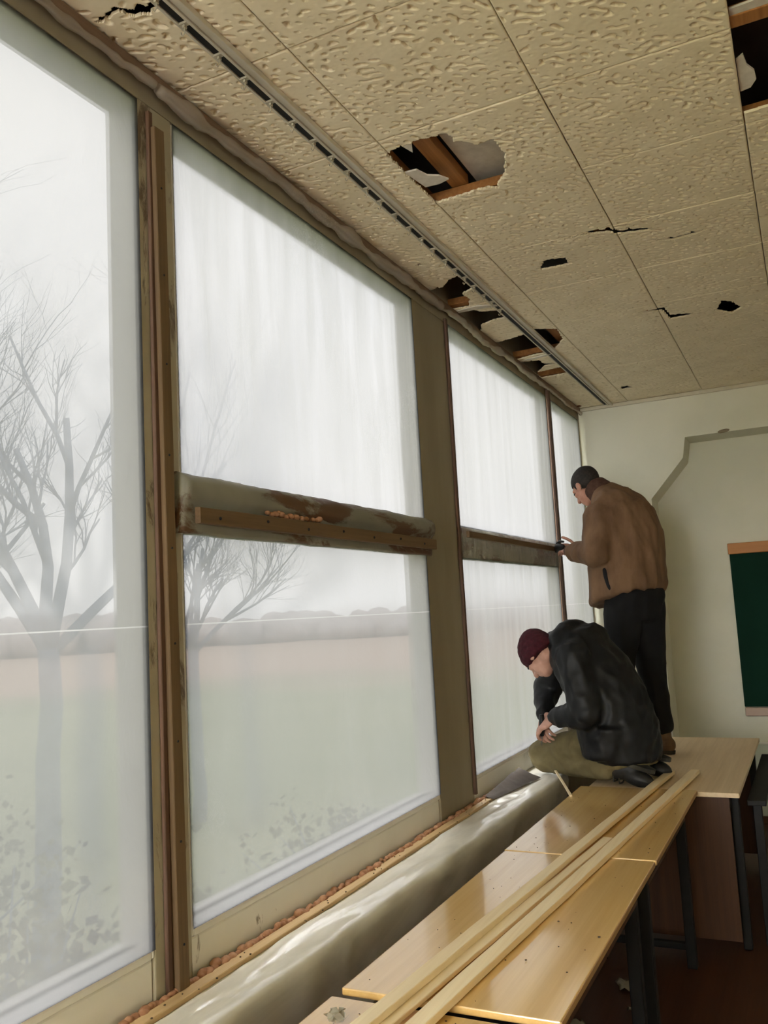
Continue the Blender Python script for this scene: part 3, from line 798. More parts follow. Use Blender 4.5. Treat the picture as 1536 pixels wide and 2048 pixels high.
# film draped over the sill
def drape():
    prof = [(.068, .002), (.085, .005), (.105, .005), (.125, .004), (.145, .006), (.165, .008), (.185, .009), (.203, .012), (.216, .011), (.224, .002), (.226, -.02), (.222, -.06), (.212, -.11), (.196, -.17), (.178, -.23), (.165, -.28)]
    n = 260; y0, y1 = -.6, 4.75; bm = bmesh.new(); g = []
    for i in range(n + 1):
        y = y0 + (y1 - y0) * i / n; row = []
        for k, (a, b) in enumerate(prof):
            w = noise.noise(V(y * 2.5, k * .3, 2)) * .009 + (1 - abs(noise.noise(V(y * 5 + k * .55, k * .42, 7))) * 3) * .0045 + noise.noise(V(y * 16 + k, k * .7, 4)) * .0025
            dx, dz = (0, max(w, -.001)) if k < 7 else (max(w, -.001) * .7, w * .5 + .002)
            if k >= 10: dx = abs(w) * 1.3; dz = 0
            taper = .035 * max(0, (y - 1.5) / 3)
            row.append(bm.verts.new((XW + a + dx - (0 if k < 3 else 0) + (taper * .6 if k > 6 else 0), y, SILL + b + dz)))
        g.append(row)
    for i in range(n):
        for k in range(len(prof) - 1):
            bm.faces.new((g[i][k], g[i][k + 1], g[i + 1][k + 1], g[i + 1][k]))
    o = link('film_drape', to_mesh(bm, 'drape', True), 'film_drape')
    tag(o, 'glossy plastic film draped over the window sill', 'plastic film')
drape()

# folded grey sheet by the kneeling man's knee
bm = bmesh.new(); n = 16; g = []
for i in range(n + 1):
    row = []
    for k in range(7):
        s, t = i / n, k / 6
        y = 4.05 + .55 * s; x = XW + .022 + (.05 + .07 * s) * t
        z = SILL + .014 + (.008 + .042 * s) * (1 - t) ** 1.2 + noise.noise(V(s * 5, t * 4, 3)) * .008
        row.append((x, y, max(z, SILL + .008)))
    g.append(row)
lo = [[bm.verts.new(p) for p in r] for r in g]
for i in range(n):
    for k in range(6): bm.faces.new((lo[i][k], lo[i + 1][k], lo[i + 1][k + 1], lo[i][k + 1]))
bmesh.ops.solidify(bm, geom=bm.faces[:], thickness=.004)
o = link('grey_sheet', to_mesh(bm, 'grey_sheet', True), 'grey_sheet'); tag(o, 'creased grey sheet lying on the sill by the khaki knee', 'sheet')

# ================================================================== CURTAIN TRACK
ct = empty('curtain_track', (-1.30, 1.0, CEIL)); tag(ct, 'long painted double curtain track screwed to the ceiling', 'curtain track')
def trk(x0, x1, z0, z1, nm, mt):
    bm = bmesh.new(); add_box(bm, x0 + 1.30, x1 + 1.30, YR + .2 - 1.0, YCOL - .025 - 1.0, z0, z1, .0015)
    link(nm, to_mesh(bm, nm), mt, ct)
trk(-1.324, -1.316, -.008, -.001, 'flange', 'track')
trk(-1.316, -1.291, -.004, -.001, 'slot', 'track_slot')
trk(-1.291, -1.282, -.012, -.001, 'flange', 'track')
trk(-1.282, -1.258, -.006, -.001, 'web', 'track')
trk(-1.258, -1.250, -.018, -.001, 'flange', 'track')
hk = None
for i in range(30):
    y = 1.30 + .1258 * i
    if y > 4.3: break
    bm = bmesh.new()
    add_box(bm, -.016, .013, -.007, .007, -.012, -.004, .001); add_box(bm, -.004, .004, -.006, .006, -.022, -.014, .001)
    add_tube(bm, [V(0, 0, -.020), V(0, 0, -.034), V(-.006, 0, -.041), V(-.011, 0, -.036), V(-.011, 0, -.030)], [.0018] * 5, 5)
    me = hk or to_mesh(bm, 'runner_hook'); hk = me
    h = link('runner_hook', me, 'hook', ct); h.location = (-.003, y - 1.0 + rt.uniform(-.012, .012), .002)

# ================================================================== CHALKBOARD
cb = empty('chalkboard', (-.53 * S, YBACK, Z0 - .86 * S)); tag(cb, 'dark green chalkboard with orange wooden top rail on the end wall', 'chalkboard')
cx, cy_, cz = -.53 * S, YBACK, Z0 - .86 * S
def cbx(nm, x0, x1, y0, y1, z0, z1, mt, bev=.003):
    bm = bmesh.new(); add_box(bm, x0 - cx, x1 - cx, y0 - cy_, y1 - cy_, z0 - cz, z1 - cz, bev); link(nm, to_mesh(bm, nm), mt, cb)
cbx('writing_surface', -.522 * S, 2.75, YBACK - .022, YBACK - .001, Z0 - .80 * S, Z0 + .305 * S, 'board')
cbx('top_rail', -.530 * S, 2.76, YBACK - .034, YBACK - .001, Z0 + .305 * S, Z0 + .385 * S, 'board_wood', .005)
cbx('chalk_tray', -.518 * S, 2.75, YBACK - .075, YBACK - .001, Z0 - .860 * S, Z0 - .803 * S, 'tray', .005)

# ================================================================== DESKS AND TABLE
def desk(y0, y1, x0, x1, top, label, rot=0.0):
    cxx, cyy = (x0 + x1) / 2, (y0 + y1) / 2
    d = empty('school_desk', (cxx, cyy, 0)); d.rotation_euler.z = rot
    hx, hy = (x1 - x0) / 2, (y1 - y0) / 2
    def b(nm, ax, bx, ay, by, az, bz, mt, bev=.002):
        bm = bmesh.new(); add_box(bm, ax, bx, ay, by, az, bz, bev); return link(nm, to_mesh(bm, nm), mt, d)
    b('desk_top', -hx, hx, -hy, hy, top - .018, top, 'desk', .003)
    b('edge_strip', hx - .001, hx + .002, -hy + .004, hy - .004, top - .017, top - .002, 'desk_edge', .0005)
    b('edge_strip', -hx - .002, -hx + .001, -hy + .004, hy - .004, top - .017, top - .002, 'desk_edge', .0005)
    b('shelf', -hx + .08, hx - .05, -hy + .10, hy - .10, top - .115, top - .100, 'panel')
    for sy in (-1, 1):
        for sx in (-1, 1):
            x, y = sx * (hx - .075), sy * (hy - .10)
            b('leg', x - .022, x + .022, y - .022, y + .022, .003, top - .020, 'metal', .004)
        y = sy * (hy - .10)
        b('foot_rail', -hx + .06, hx - .06, y - .014, y + .014, .08, .11, 'metal', .003)
        b('apron', -hx + .06, hx - .06, y - .012, y + .012, top - .075, top - .019, 'metal', .003)
    b('apron', hx - .085, hx - .065, -hy + .08, hy - .08, top - .065, top - .019, 'metal', .003)
    b('apron', -hx + .065, -hx + .085, -hy + .08, hy - .08, top - .065, top - .019, 'metal', .003)
    return tag(d, label, 'desk', 'varnished school desks pushed end to end')
desk(3.216, 4.415, -1.134, -.582, TT, 'varnished school desk nearest the kneeling man, crossed by two laths')
desk(1.952, 3.212, -1.132, -.586, TT - .002, 'middle varnished school desk with window glare on its top')
desk(.70, 1.925, -1.150, -.60, TT - .012, 'nearest varnished school desk, only its far end in view', -.006)

lt = empty('long_table', (-.75, 5.27, 0)); tag(lt, 'long plain veneer table the standing man stands on', 'table')
def ltb(nm, x0, x1, y0, y1, z0, z1, mt, bev=.002):
    bm = bmesh.new(); add_box(bm, x0 + .75, x1 + .75, y0 - 5.27, y1 - 5.27, z0, z1, bev); link(nm, to_mesh(bm, nm), mt, lt)
ltb('table_top', -1.105, -.398, 4.425, 6.13, TB - .022, TB, 'table', .002)
ltb('front_panel', -1.04, -.452, 4.50, 4.518, .07, TB - .023, 'panel')
ltb('back_panel', -1.04, -.452, 6.02, 6.038, .07, TB - .023, 'panel')
ltb('side_rail', -.47, -.45, 4.52, 6.02, TB - .09, TB - .023, 'metal')
for x in (-1.06, -.44):
    for y in (4.62, 5.94): ltb('leg', x - .02, x + .02, y - .02, y + .02, .003, TB - .023, 'metal', .004)

# dark cupboard standing beyond the table
cu = empty('low_cabinet', (-.25, 5.6, 0)); tag(cu, 'dark narrow low cabinet against the side of the long table', 'cabinet')
def cub(nm, x0, x1, y0, y1, z0, z1, mt, bev=.003):
    bm = bmesh.new(); add_box(bm, x0 + .25, x1 + .25, y0 - 5.6, y1 - 5.6, z0, z1, bev); link(nm, to_mesh(bm, nm), mt, cu)
cub('frame_leg', -.365, -.325, 4.68, 4.72, .003, TB - .10, 'metal')
cub('frame_leg', -.365, -.325, 5.90, 5.94, .003, TB - .10, 'metal')
cub('seat_board', -.385, -.30, 4.64, 5.98, TB - .10, TB - .075, 'metal')
cub('lower_rail', -.360, -.330, 4.72, 5.90, .12, .16, 'panel')

# ================================================================== LATHS AND CLUTTER
def lath(a, b, w, t, label, seed, mat='pine'):
    o = rough_bar('pine_lath', a, b, w, t, mat, None, 60, .0018, (0, 0, 1), .0015, seed)
    return tag(o, label, 'lath', 'pine laths on the desks')
lath((-.972, 1.55, TT + .028), (-.752, 4.79, TT + .010), .040, .018, 'pine lath nearer the window, end over the long table', 1)
lath((-.884, 1.55, TT + .010), (-.636, 4.83, TT + .010), .044, .019, 'straight pine lath on the side away from the window', 2)
lath((-.934, 1.75, TT + .010), (-.792, 3.43, TT + .008), .036, .012, 'shorter pine lath wedged between the two long ones', 3)
st = rough_bar('thin_stick', (-1.30, 4.57, SILL + .055), (-1.118, 4.16, TT + .004), .012, .008, 'pine', None, 12, .001, (0, 0, 1), .001, 4)
tag(st, 'thin stick leaning from the khaki knee to the desk', 'stick')

bm = bmesh.new(); rg = random.Random(9)
for i in range(85):
    y = rg.uniform(1.75, 4.38); x = rg.uniform(-1.11, -.61); r = rg.uniform(.001, .0026) * (1.5 if rg.random() < .15 else 1)
    z = TT if y > 1.95 else TT - .012
    add_ell(bm, (x, y, z + r * .4), (V(r, r * .4, 0), V(-r * .3, r * .8, 0), V(0, 0, r * .6)), 6, 4)
o = link('dirt_crumbs', to_mesh(bm, 'crumbs'), 'crumb'); tag(o, 'dark crumbs of dirt scattered over the desk tops', 'dirt', kind='stuff')
bm = bmesh.new()
for i in range(60):
    y = rg.uniform(.2, 4.2); x = XW + rg.uniform(.03, .075); r = rg.uniform(.0015, .0035)
    add_ell(bm, (x, y, SILL + .0145 + r * .3), (V(r, 0, 0), V(0, r, 0), V(0, 0, r * .6)), 6, 4)
o = link('dirt_crumbs', to_mesh(bm, 'crumbs'), 'crumb'); tag(o, 'dark crumbs on the pale strip along the sill', 'dirt', kind='stuff')
bm = bmesh.new()
for i in range(14):
    c = V(-1.06, 1.80, TT - .012 + .012)
    p = c + V(rg.gauss(0, .012), rg.gauss(0, .012), abs(rg.gauss(0, .006)))
    d1 = V(rg.gauss(0, 1), rg.gauss(0, 1), rg.gauss(0, .6)).normalized() * .014; d2 = d1.orthogonal().normalized() * .009
    bm.faces.new([bm.verts.new(p + x) for x in (d1, d2, -d1, -d2)])
bmesh.ops.solidify(bm, geom=bm.faces[:], thickness=.001)
o = link('crumpled_scrap', to_mesh(bm, 'scrap'), 'paper'); tag(o, 'small crumpled pale scrap on the nearest desk', 'scrap')
for k, (x, y, a, s, lab) in enumerate(((-.86, 4.02, .4, .11, 'torn pale paper on the floor by the desk leg'), (-.80, 3.80, 1.2, .07, 'smaller paper scrap on the floor under the desks'), (-1.0, 3.55, 2.2, .09, 'crumpled paper scrap on the floor deep under the desks'))):
    bm = bmesh.new(); n = 8; g = []
    for i in range(n + 1):
        g.append([bm.verts.new(((i / n - .5) * s * 1.4, (j / n - .5) * s, .012 + noise.noise(V(i * .6, j * .6, k * 4)) * .02)) for j in range(n + 1)])
    for i in range(n):
        for j in range(n): bm.faces.new((g[i][j], g[i + 1][j], g[i + 1][j + 1], g[i][j + 1]))
    bmesh.ops.solidify(bm, geom=bm.faces[:], thickness=.002)
    o = link('paper_scrap', to_mesh(bm, 'paper', True), 'paper'); o.location = (x, y, .006); o.rotation_euler.z = a
    tag(o, lab, 'paper', 'paper scraps on the floor')

# ================================================================== PEOPLE
def folds(freq, amp, stretch=(1, 1, .35), seed=0, fine=.3):
    def f(c, n):
        p = V(c.x * stretch[0], c.y * stretch[1], c.z * stretch[2]) * freq + V(seed, seed * 2, 0)
        a = noise.noise(p); b = noise.noise(p * 2.3 + V(7, 3, 1))
        return amp * ((1 - abs(a) * 2) * .8 + b * fine - .3)
    return f

def head_shapes(bm, c, fwd, up, k=1.0):
    """Skull, jaw, brow, nose, lips, ears and neck root in the head's own frame."""
    lf = up.cross(fwd).normalized()
    def P(f, l, u): return c + (fwd * f + lf * l + up * u) * k
    def E(p, a, b, d): add_ell(bm, P(*p), (lf * a * k, fwd * b * k, up * d * k), 20, 14)
    E((-.012, 0, .030), .074, .098, .088)
    E((.030, 0, -.030), .058, .062, .080)
    E((.052, 0, -.085), .034, .034, .028)                      # chin
    E((.078, 0, .028), .048, .020, .016)                       # brow
    add_capsule(bm, P(.090, 0, .010), .011 * k, P(.112, 0, -.028), .015 * k, 10)   # nose
    for s in (-1, 1):
        E((.098, s * .013, -.032), .009, .010, .008)
        E((-.004, s * .076, -.012), .009, .020, .033)          # ear
        E((-.010, s * .081, -.010), .006, .013, .024)
        E((.060, s * .042, -.018), .020, .024, .018)           # cheek bone
    E((.086, 0, -.056), .022, .014, .007); E((.083, 0, -.068), .020, .014, .008)   # lips

def hand_shapes(bm, wrist, d, palm_n, curl=.6, k=1.0, thumb_side=1, spread=.12):
    d = d.normalized(); pn = (palm_n - d * palm_n.dot(d)).normalized(); sd = d.cross(pn).normalized() * thumb_side
    pc = wrist + d * .045 * k
    add_ell(bm, pc, (sd * .040 * k, pn * .016 * k, d * .052 * k), 14, 10)
    ln = [.072, .080, .074, .058]
    for i in range(4):
        o = (1.5 - i) * .0195 * k
        p = wrist + d * .085 * k + sd * o
        dd = (d + sd * (1.5 - i) * spread * .5).normalized(); ax = dd.cross(pn).normalized()
        for j, fr in enumerate((.45, .32, .25)):
            a = curl * (.55 + .45 * j)
            dd = Matrix.Rotation(a, 3, ax) @ dd
            q = p + dd * ln[i] * fr * k
            add_capsule(bm, p, (.0095 - .001 * j) * k, q, (.0088 - .001 * j) * k, 8); p = q
    p = wrist + d * .022 * k + sd * .030 * k
    dd = (d * .65 + sd * .7 + pn * .35).normalized()
    for fr in (.042, .034, .026):
        q = p + dd * fr * k; add_capsule(bm, p, .0115 * k, q, .0095 * k, 8); p = q
        dd = (dd + d * .35 + pn * .25).normalized()

# ---------- the standing man
F1 = V(-.82, .57, 0).normalized(); L1 = V(-F1.y, F1.x, 0); UP = V(0, 0, 1)
def tilt(F, a): return (F * math.cos(a) - UP * math.sin(a))
man = empty('person', W(-.97, 5.4, -.91)); tag(man, 'man in brown jacket and black trousers standing on table, fixing film', 'person')
man_inv = man.matrix_world.copy()
OFF1 = W(-.97, 5.4, -.91)
def keep_world(o, parent, off):
    o.parent = parent; o.matrix_parent_inverse = Matrix.Translation(-Vector(off))
head1 = W(-1.222, 5.49, .742); hf1 = (F1 * .80 - UP * .60).normalized(); hu1 = (UP * .80 + F1 * .60).normalized()
sh_l, el_l, wr_l = W(-1.10, 5.245, .505), W(-1.125, 5.16, .285), W(-1.335, 5.40, .335)
sh_r, el_r, wr_r = W(-.925, 5.58, .515), W(-1.12, 5.74, .30), W(-1.36, 5.72, .36)
hip_l, kn_l, an_l = W(-1.02, 5.33, -.02), W(-1.085, 5.31, -.43), W(-1.06, 5.30, -.81)
hip_r, kn_r, an_r = W(-.92, 5.47, -.02), W(-.925, 5.49, -.43), W(-.885, 5.48, -.80)
hd_l = (W(-1.49, 5.62, .37) - wr_l).normalized(); hd_r = (W(-1.50, 5.80, .38) - wr_r).normalized()
def body1(bm):
    head_shapes(bm, head1, hf1, hu1)
    add_capsule(bm, W(-1.12, 5.455, .655), .062, head1 - hu1 * .07 - hf1 * .03, .055)
    add_loft(bm, [(W(-.97, 5.40, -.08), L1 * .13, F1 * .09), (W(-.97, 5.40, .05), L1 * .17, F1 * .11), (W(-.975, 5.4, .25), L1 * .16, F1 * .11),
                  (W(-.985, 5.4, .40), L1 * .18, F1 * .12), (W(-1.02, 5.41, .52), L1 * .18, tilt(F1, .6) * .10), (W(-1.085, 5.44, .625), L1 * .09, tilt(F1, .9) * .07)])
    for a, b, c in ((sh_l, el_l, wr_l), (sh_r, el_r, wr_r)):
        add_capsule(bm, a, .058, b, .045); add_capsule(bm, b, .044, c, .030)
    for a, b, c in ((hip_l, kn_l, an_l), (hip_r, kn_r, an_r)):
        add_capsule(bm, a, .085, b, .055); add_capsule(bm, b, .053, c, .038)
        add_capsule(bm, c - UP * .05, .035, c - UP * .06 + V(-.10, .12, 0), .028)
    hand_shapes(bm, wr_l, hd_l, V(0, .4, -1), .35, 1.0, -1)
    hand_shapes(bm, wr_r, hd_r, V(.2, -1, -.2), .5, 1.0, 1)
b1 = fuse('body', body1, .0055, 'skin', None, 2); keep_world(b1, man, OFF1)
def jacket1(bm):
    add_loft(bm, [(W(-1.005, 5.40, .020), L1 * .235, tilt(F1, .26) * .205), (W(-1.005, 5.40, .045), L1 * .245, tilt(F1, .26) * .212),
                  (W(-.992, 5.40, .16), L1 * .25, tilt(F1, .15) * .205), (W(-.985, 5.40, .28), L1 * .25, F1 * .195), (W(-.985, 5.40, .40), L1 * .25, tilt(F1, .15) * .185),
                  (W(-1.00, 5.405, .50), L1 * .245, tilt(F1, .45) * .165), (W(-1.035, 5.42, .585), L1 * .20, tilt(F1, .75) * .135),
                  (W(-1.085, 5.445, .645), L1 * .12, tilt(F1, .9) * .095), (W(-1.115, 5.455, .675), L1 * .082, tilt(F1, .95) * .080)], 28)
    for a, b, c, r in ((sh_l, el_l, wr_l, 1), (sh_r, el_r, wr_r, 1)):
        add_capsule(bm, a, .098, b, .080); e = b + (c - b) * .88
        add_capsule(bm, b, .080, e, .052)
j1 = fuse('jacket', jacket1, .011, 'suede', None, 3, folds(8, .021, (1, 1, .5), 3, .5)); keep_world(j1, man, OFF1)
def collar1(bm):
    c0, c1 = W(-1.100, 5.45, .668), W(-1.165, 5.475, .725)
    add_loft(bm, [(c0, L1 * .088, tilt(F1, .9) * .085), (c1, L1 * .080, tilt(F1, .9) * .080)], 20)
k1 = fuse('collar', collar1, .007, 'knit', None, 2, folds(25, .004)); keep_world(k1, j1, (0, 0, 0))
for b, c in ((el_l, wr_l), (el_r, wr_r)):
    c1 = fuse('cuff', lambda bm: add_capsule(bm, b + (c - b) * .90, .043, b + (c - b) * 1.04, .039), .006, 'knit', None, 2); keep_world(c1, j1, (0, 0, 0))
def surface_point(o, target, back):
    d = (target - back).normalized()
    ok, loc, nr, _i = o.ray_cast(back, d)
    return (loc, nr) if ok else (target, -d)
bpy.context.view_layer.update()
pl_, pn_ = surface_point(j1, W(-1.10, 5.30, .145), W(-.6, 2.0, .1))
bm = bmesh.new()   # dark patch painted in for the gap under the elbow
pa_ = pn_.cross(UP).normalized()
add_ell(bm, pl_ - pn_ * .006, (pa_ * .022, pn_ * .010, (UP + pa_ * .25) * .075), 14, 10)
p1_ = link('elbow_gap_patch', to_mesh(bm, 'elbow_gap_patch', True), 'dark_fill'); keep_world(p1_, j1, (0, 0, 0))
def trousers1(bm):
    add_loft(bm, [(W(-.97, 5.40, -.12), L1 * .16, F1 * .125), (W(-.97, 5.40, .02), L1 * .20, F1 * .16), (W(-.975, 5.40, .10), L1 * .20, F1 * .16)])
    for a, b, c in ((hip_l, kn_l, an_l), (hip_r, kn_r, an_r)):
        add_capsule(bm, a, .118, b, .085); add_capsule(bm, b, .085, c + UP * .055, .066)
t1 = fuse('trousers', trousers1, .012, 'black_cloth', None, 3, folds(10, .010, (1, 1, .6), 5)); keep_world(t1, man, OFF1)
def shoe(nm, an, d, floor, mat, parent, off, solemat='sole', L=.27):
    d = V(d[0], d[1], 0).normalized(); s = V(-d.y, d.x, 0); b = V(an.x, an.y, floor)
    def up_(bm):
        add_ell(bm, b - d * .02 + UP * .055, (s * .042, d * .065, UP * .052), 14, 10)
        add_ell(bm, b + d * .10 + UP * .042, (s * .048, d * .105, UP * .038), 14, 10)
        add_capsule(bm, b - d * .01 + UP * .06, .043, an + UP * .03, .047)
        add_ell(bm, b + d * .03 + UP * .07, (s * .038, d * .07, UP * .045), 12, 8)
    o = fuse(nm, up_, .008, mat, None, 3); keep_world(o, parent, off)
    bm = bmesh.new()
    add_loft(bm, [(b + d * .065 + UP * .002, s * .046, d * .142), (b + d * .065 + UP * .022, s * .049, d * .147)], 20)
    so = link('sole', to_mesh(bm, 'sole'), solemat); keep_world(so, o, (0, 0, 0))
shoe('shoe', an_r, (-.80, .60), TB + .001, 'shoe', man, OFF1)
shoe('shoe', an_l, (-.75, .66), TB + .001, 'shoe', man, OFF1)

def hair_cap(parent, off, c, f, u, k=1.0):
    l = u.cross(f).normalized(); bm = bmesh.new(); U_, V_ = 40, 26; g = {}
    for i in range(V_ + 1):
        th = math.pi * i / V_
        for j in range(U_):
            ph = 2 * math.pi * j / U_
            x, y, z = math.sin(th) * math.cos(ph), math.sin(th) * math.sin(ph), math.cos(th)
            g[i, j] = (x * .104 - .014, y * .080, z * .095 + .032)
    vs = {}
    def vt(key):
        if key not in vs:
            x, y, z = g[key]; n = noise.noise(V(x, y, z) * 70) * .003
            vs[key] = bm.verts.new(c + (f * x + l * y + u * z) * (k + n * 4))
        return vs[key]
    for i in range(V_):
        for j in range(U_):
            ks = [(i, j), (i + 1, j), (i + 1, (j + 1) % U_), (i, (j + 1) % U_)]
            cx_ = sum(g[q][0] for q in ks) / 4; cz_ = sum(g[q][2] for q in ks) / 4
            line = .066 if cx_ > .060 else .030 if cx_ > .030 else -.005 if cx_ > .008 else -.070 + max(0, (cx_ + .045)) * 1.1
            if cz_ < line: continue
            try: bm.faces.new([vt(q) for q in ks])
            except ValueError: pass
    bmesh.ops.remove_doubles(bm, verts=bm.verts, dist=.0008)
    bmesh.ops.recalc_face_normals(bm, faces=bm.faces)
    bmesh.ops.solidify(bm, geom=bm.faces[:], thickness=.006)
    o = link('hair', to_mesh(bm, 'hair', True), 'hair'); keep_world(o, parent, off)
hair_cap(man, OFF1, head1, hf1, hu1)
def eyes(parent, off, c, f, u):
    l = u.cross(f).normalized()
    for s in (-1, 1):
        bm = bmesh.new(); add_ell(bm, c + f * .083 + l * s * .032 + u * .008, (l * .012, f * .011, u * .008), 10, 8)
        o = link('eye', to_mesh(bm, 'eye', True), 'dark_fill'); keep_world(o, parent, off)
eyes(man, OFF1, head1, hf1, hu1)

# staple gun in the standing man's hand
sg = empty('staple_gun', W(-1.46, 5.60, .36)); tag(sg, 'dark staple gun in the standing man\'s hand at the batten', 'tool')
q = V(-.55, .83, 0); s_ = V(.83, .55, 0)
bm = bmesh.new(); add_loft(bm, [(q * -.09 + UP * .012, s_ * .014, UP * .016), (q * .0 + UP * .02, s_ * .016, UP * .026), (q * .05 + UP * .012, s_ * .016, UP * .030)], 12)
link('gun_body', to_mesh(bm, 'gun_body', True), 'tool', sg)
bm = bmesh.new(); add_tube(bm, [q * .03 + UP * .045, q * -.03 + UP * .055, q * -.10 + UP * .045], [.008, .008, .007], 8)
link('lever', to_mesh(bm, 'lever', True), 'tool', sg)

# ---------- the kneeling man
F2 = V(-.87, .49, 0).normalized(); L2 = V(-F2.y, F2.x, 0)
OFF2 = W(-.95, 4.60, -.91)
kn = empty('person', OFF2); tag(kn, 'man in maroon beanie, black jacket and khaki trousers kneeling at the sill', 'person')
head2 = W(-1.345, 4.575, -.255); hf2 = (F2 * .48 - UP * .875).normalized(); hu2 = (F2 * .875 + UP * .48).normalized()
hl2 = hu2.cross(hf2).normalized()
s2l, e2l, w2l = W(-1.135, 4.475, -.265), W(-1.075, 4.40, -.545), W(-1.262, 4.50, -.578)
s2r, e2r, w2r = W(-1.255, 4.76, -.26), W(-1.375, 4.80, -.45), W(-1.372, 4.67, -.585)
h2l, k2l, a2l = W(-.985, 4.535, -.70), W(-1.405, 4.735, -.815), W(-1.02, 4.525, -.825)
h2r, k2r, a2r = W(-.90, 4.69, -.70), W(-1.30, 4.95, -.815), W(-.96, 4.80, -.83)
hd2l = V(-.80, .25, -.45).normalized(); hd2r = V(.15, -.75, -.55).normalized()
SP2 = [(W(-.925, 4.605, -.80), L2 * .185, F2 * .15), (W(-.935, 4.61, -.66), L2 * .20, tilt(F2, .2) * .165), (W(-.985, 4.62, -.50), L2 * .20, tilt(F2, .45) * .165),
       (W(-1.065, 4.625, -.36), L2 * .215, tilt(F2, .65) * .165), (W(-1.145, 4.625, -.25), L2 * .20, tilt(F2, .9) * .145), (W(-1.215, 4.61, -.195), L2 * .12, tilt(F2, 1.1) * .10), (W(-1.25, 4.605, -.185), L2 * .08, tilt(F2, 1.15) * .075)]
def body2(bm):
    head_shapes(bm, head2, hf2, hu2)
    add_capsule(bm, W(-1.19, 4.61, -.205), .062, head2 - hu2 * .06 - hf2 * .03, .055)
    add_loft(bm, [(c, a * .72, b * .68) for c, a, b in SP2])
    for a, b, c in ((s2l, e2l, w2l), (s2r, e2r, w2r)):
        add_capsule(bm, a, .056, b, .043); add_capsule(bm, b, .042, c, .029)
    for a, b, c in ((h2l, k2l, a2l), (h2r, k2r, a2r)):
        add_capsule(bm, a, .085, b, .055); add_capsule(bm, b, .050, c, .036)
        add_capsule(bm, c, .034, c + V(.15, -.02, -.02), .028)
    hand_shapes(bm, w2l, hd2l, V(0, .5, -.8), .6, 1.18, -1)
    hand_shapes(bm, w2r, hd2r, V(.6, .2, -.5), .5, 1.18, 1)
b2 = fuse('body', body2, .0055, 'skin_pale', None, 2); keep_world(b2, kn, OFF2)
def jacket2(bm):
    add_loft(bm, SP2, 28)
    for a, b, c in ((s2l, e2l, w2l), (s2r, e2r, w2r)):
        add_capsule(bm, a, .095, b, .078); add_capsule(bm, b, .076, b + (c - b) * .93, .050)
    add_ell(bm, W(-1.245, 4.605, -.215), (L2 * .088, F2 * .060, UP * .092), 16, 10)         # collar
    add_ell(bm, W(-1.165, 4.62, -.165), (L2 * .13, F2 * .075, UP * .085), 16, 10)          # hood bunched on the shoulders
    add_ell(bm, W(-1.085, 4.63, -.20), (L2 * .14, F2 * .09, UP * .10), 16, 10)
    add_loft(bm, [(W(-1.00, 4.55, -.62), L2 * .165, F2 * .16), (W(-1.00, 4.56, -.775), L2 * .160, F2 * .135)], 20)   # skirt over the hips
j2 = fuse('jacket', jacket2, .011, 'black_jacket', None, 3, folds(13, .012, (1, 1, .8), 9)); keep_world(j2, kn, OFF2)
def trousers2(bm):
    add_loft(bm, [(W(-.93, 4.61, -.82), L2 * .17, F2 * .13), (W(-.94, 4.61, -.68), L2 * .19, F2 * .15)])
    for a, b, c in ((h2l, k2l, a2l), (h2r, k2r, a2r)):
        add_capsule(bm, a, .110, b + UP * .012, .082); add_capsule(bm, b, .080, c, .066)
t2 = fuse('trousers', trousers2, .011, 'khaki', None, 3, folds(12, .011, (1, 1, 1), 2)); keep_world(t2, kn, OFF2)
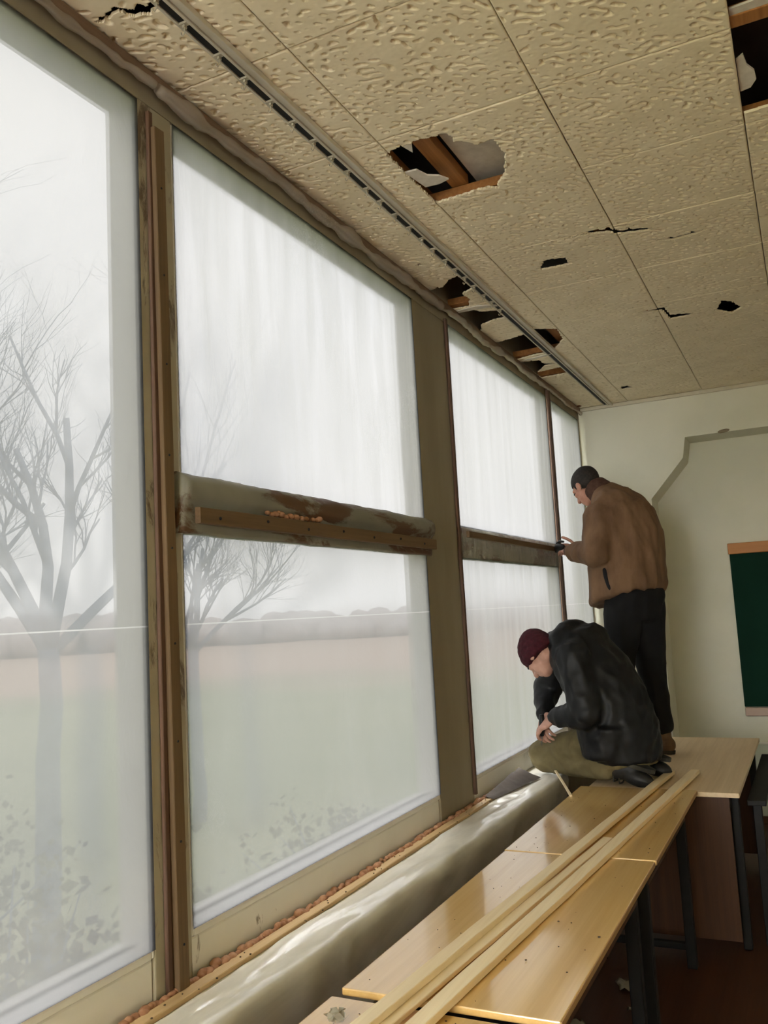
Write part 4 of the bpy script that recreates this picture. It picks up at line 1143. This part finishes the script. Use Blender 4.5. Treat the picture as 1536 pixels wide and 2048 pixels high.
# boots, toes on the table, heels up
def boot(an, toe, parent, off):
    d = (toe - an).normalized(); s = d.cross(UP).normalized(); n = s.cross(d)
    def up_(bm):
        add_capsule(bm, an + d * .005, .050, an + d * .05, .056)
        add_ell(bm, an + d * .06 + n * .02, (s * .045, d * .10, n * .055), 14, 10)
        add_ell(bm, an + d * .15 - n * .01, (s * .048, d * .09, n * .042), 14, 10)
    o = fuse('boot', up_, .008, 'boot', None, 2); keep_world(o, parent, off)
    bm = bmesh.new()
    add_loft(bm, [(an + d * .105 + n * .038, s * .044, d * .125), (an + d * .105 + n * .058, s * .046, d * .127)], 18)
    so = link('sole', to_mesh(bm, 'sole'), 'sole'); keep_world(so, o, (0, 0, 0))
    for q in range(3):
        bm = bmesh.new(); p = an + d * (.02 + .03 * q) - n * .03
        add_tube(bm, [p + s * .055, p + s * .03 - n * .03, p - s * .02 - n * .035, p - s * .05], [.0035] * 4, 6)
        lo_ = link('lace', to_mesh(bm, 'lace', True), 'sole'); keep_world(lo_, o, (0, 0, 0))
boot(a2l + V(.01, 0, .01), W(-.84, 4.50, -.868), kn, OFF2)
boot(a2r + V(.0, 0, 0), W(-.78, 4.74, -.860), kn, OFF2)
# beanie
def beanie(bm):
    c = head2
    secs = []
    for u_, a, b, f_ in ((-.040, .084, .104, -.020), (.000, .094, .114, -.016), (.040, .091, .110, -.014), (.070, .086, .103, -.016), (.098, .072, .088, -.020), (.120, .050, .062, -.026), (.134, .022, .030, -.032)):
        secs.append((c + hu2 * u_ + hf2 * f_, hl2 * a, hf2 * b + hu2 * ((.36 if u_ < -.01 else .30 if u_ < .03 else .12 if u_ < .05 else 0) * b)))
    add_loft(bm, secs, 26)
be = fuse('beanie', beanie, .007, 'maroon', None, 3, folds(30, .003, (1, 1, 1), 4)); keep_world(be, kn, OFF2)
eyes(kn, OFF2, head2, hf2, hu2)
# tool in the kneeling man's hands
pt_ = empty('hand_tool', W(-1.345, 4.545, -.62)); tag(pt_, 'black handled tool gripped in the kneeling man\'s hands', 'tool')
bm = bmesh.new(); add_tube(bm, [V(.005, -.02, .055), V(.004, -.02, .02), V(0, -.015, -.02), V(-.004, -.01, -.055)], [.013, .016, .015, .010], 10)
link('handle', to_mesh(bm, 'handle', True), 'tool', pt_)
bm = bmesh.new(); add_tube(bm, [V(-.004, -.01, -.05), V(-.012, .0, -.105)], [.004, .003], 8)
link('blade', to_mesh(bm, 'blade', True), 'steel', pt_)
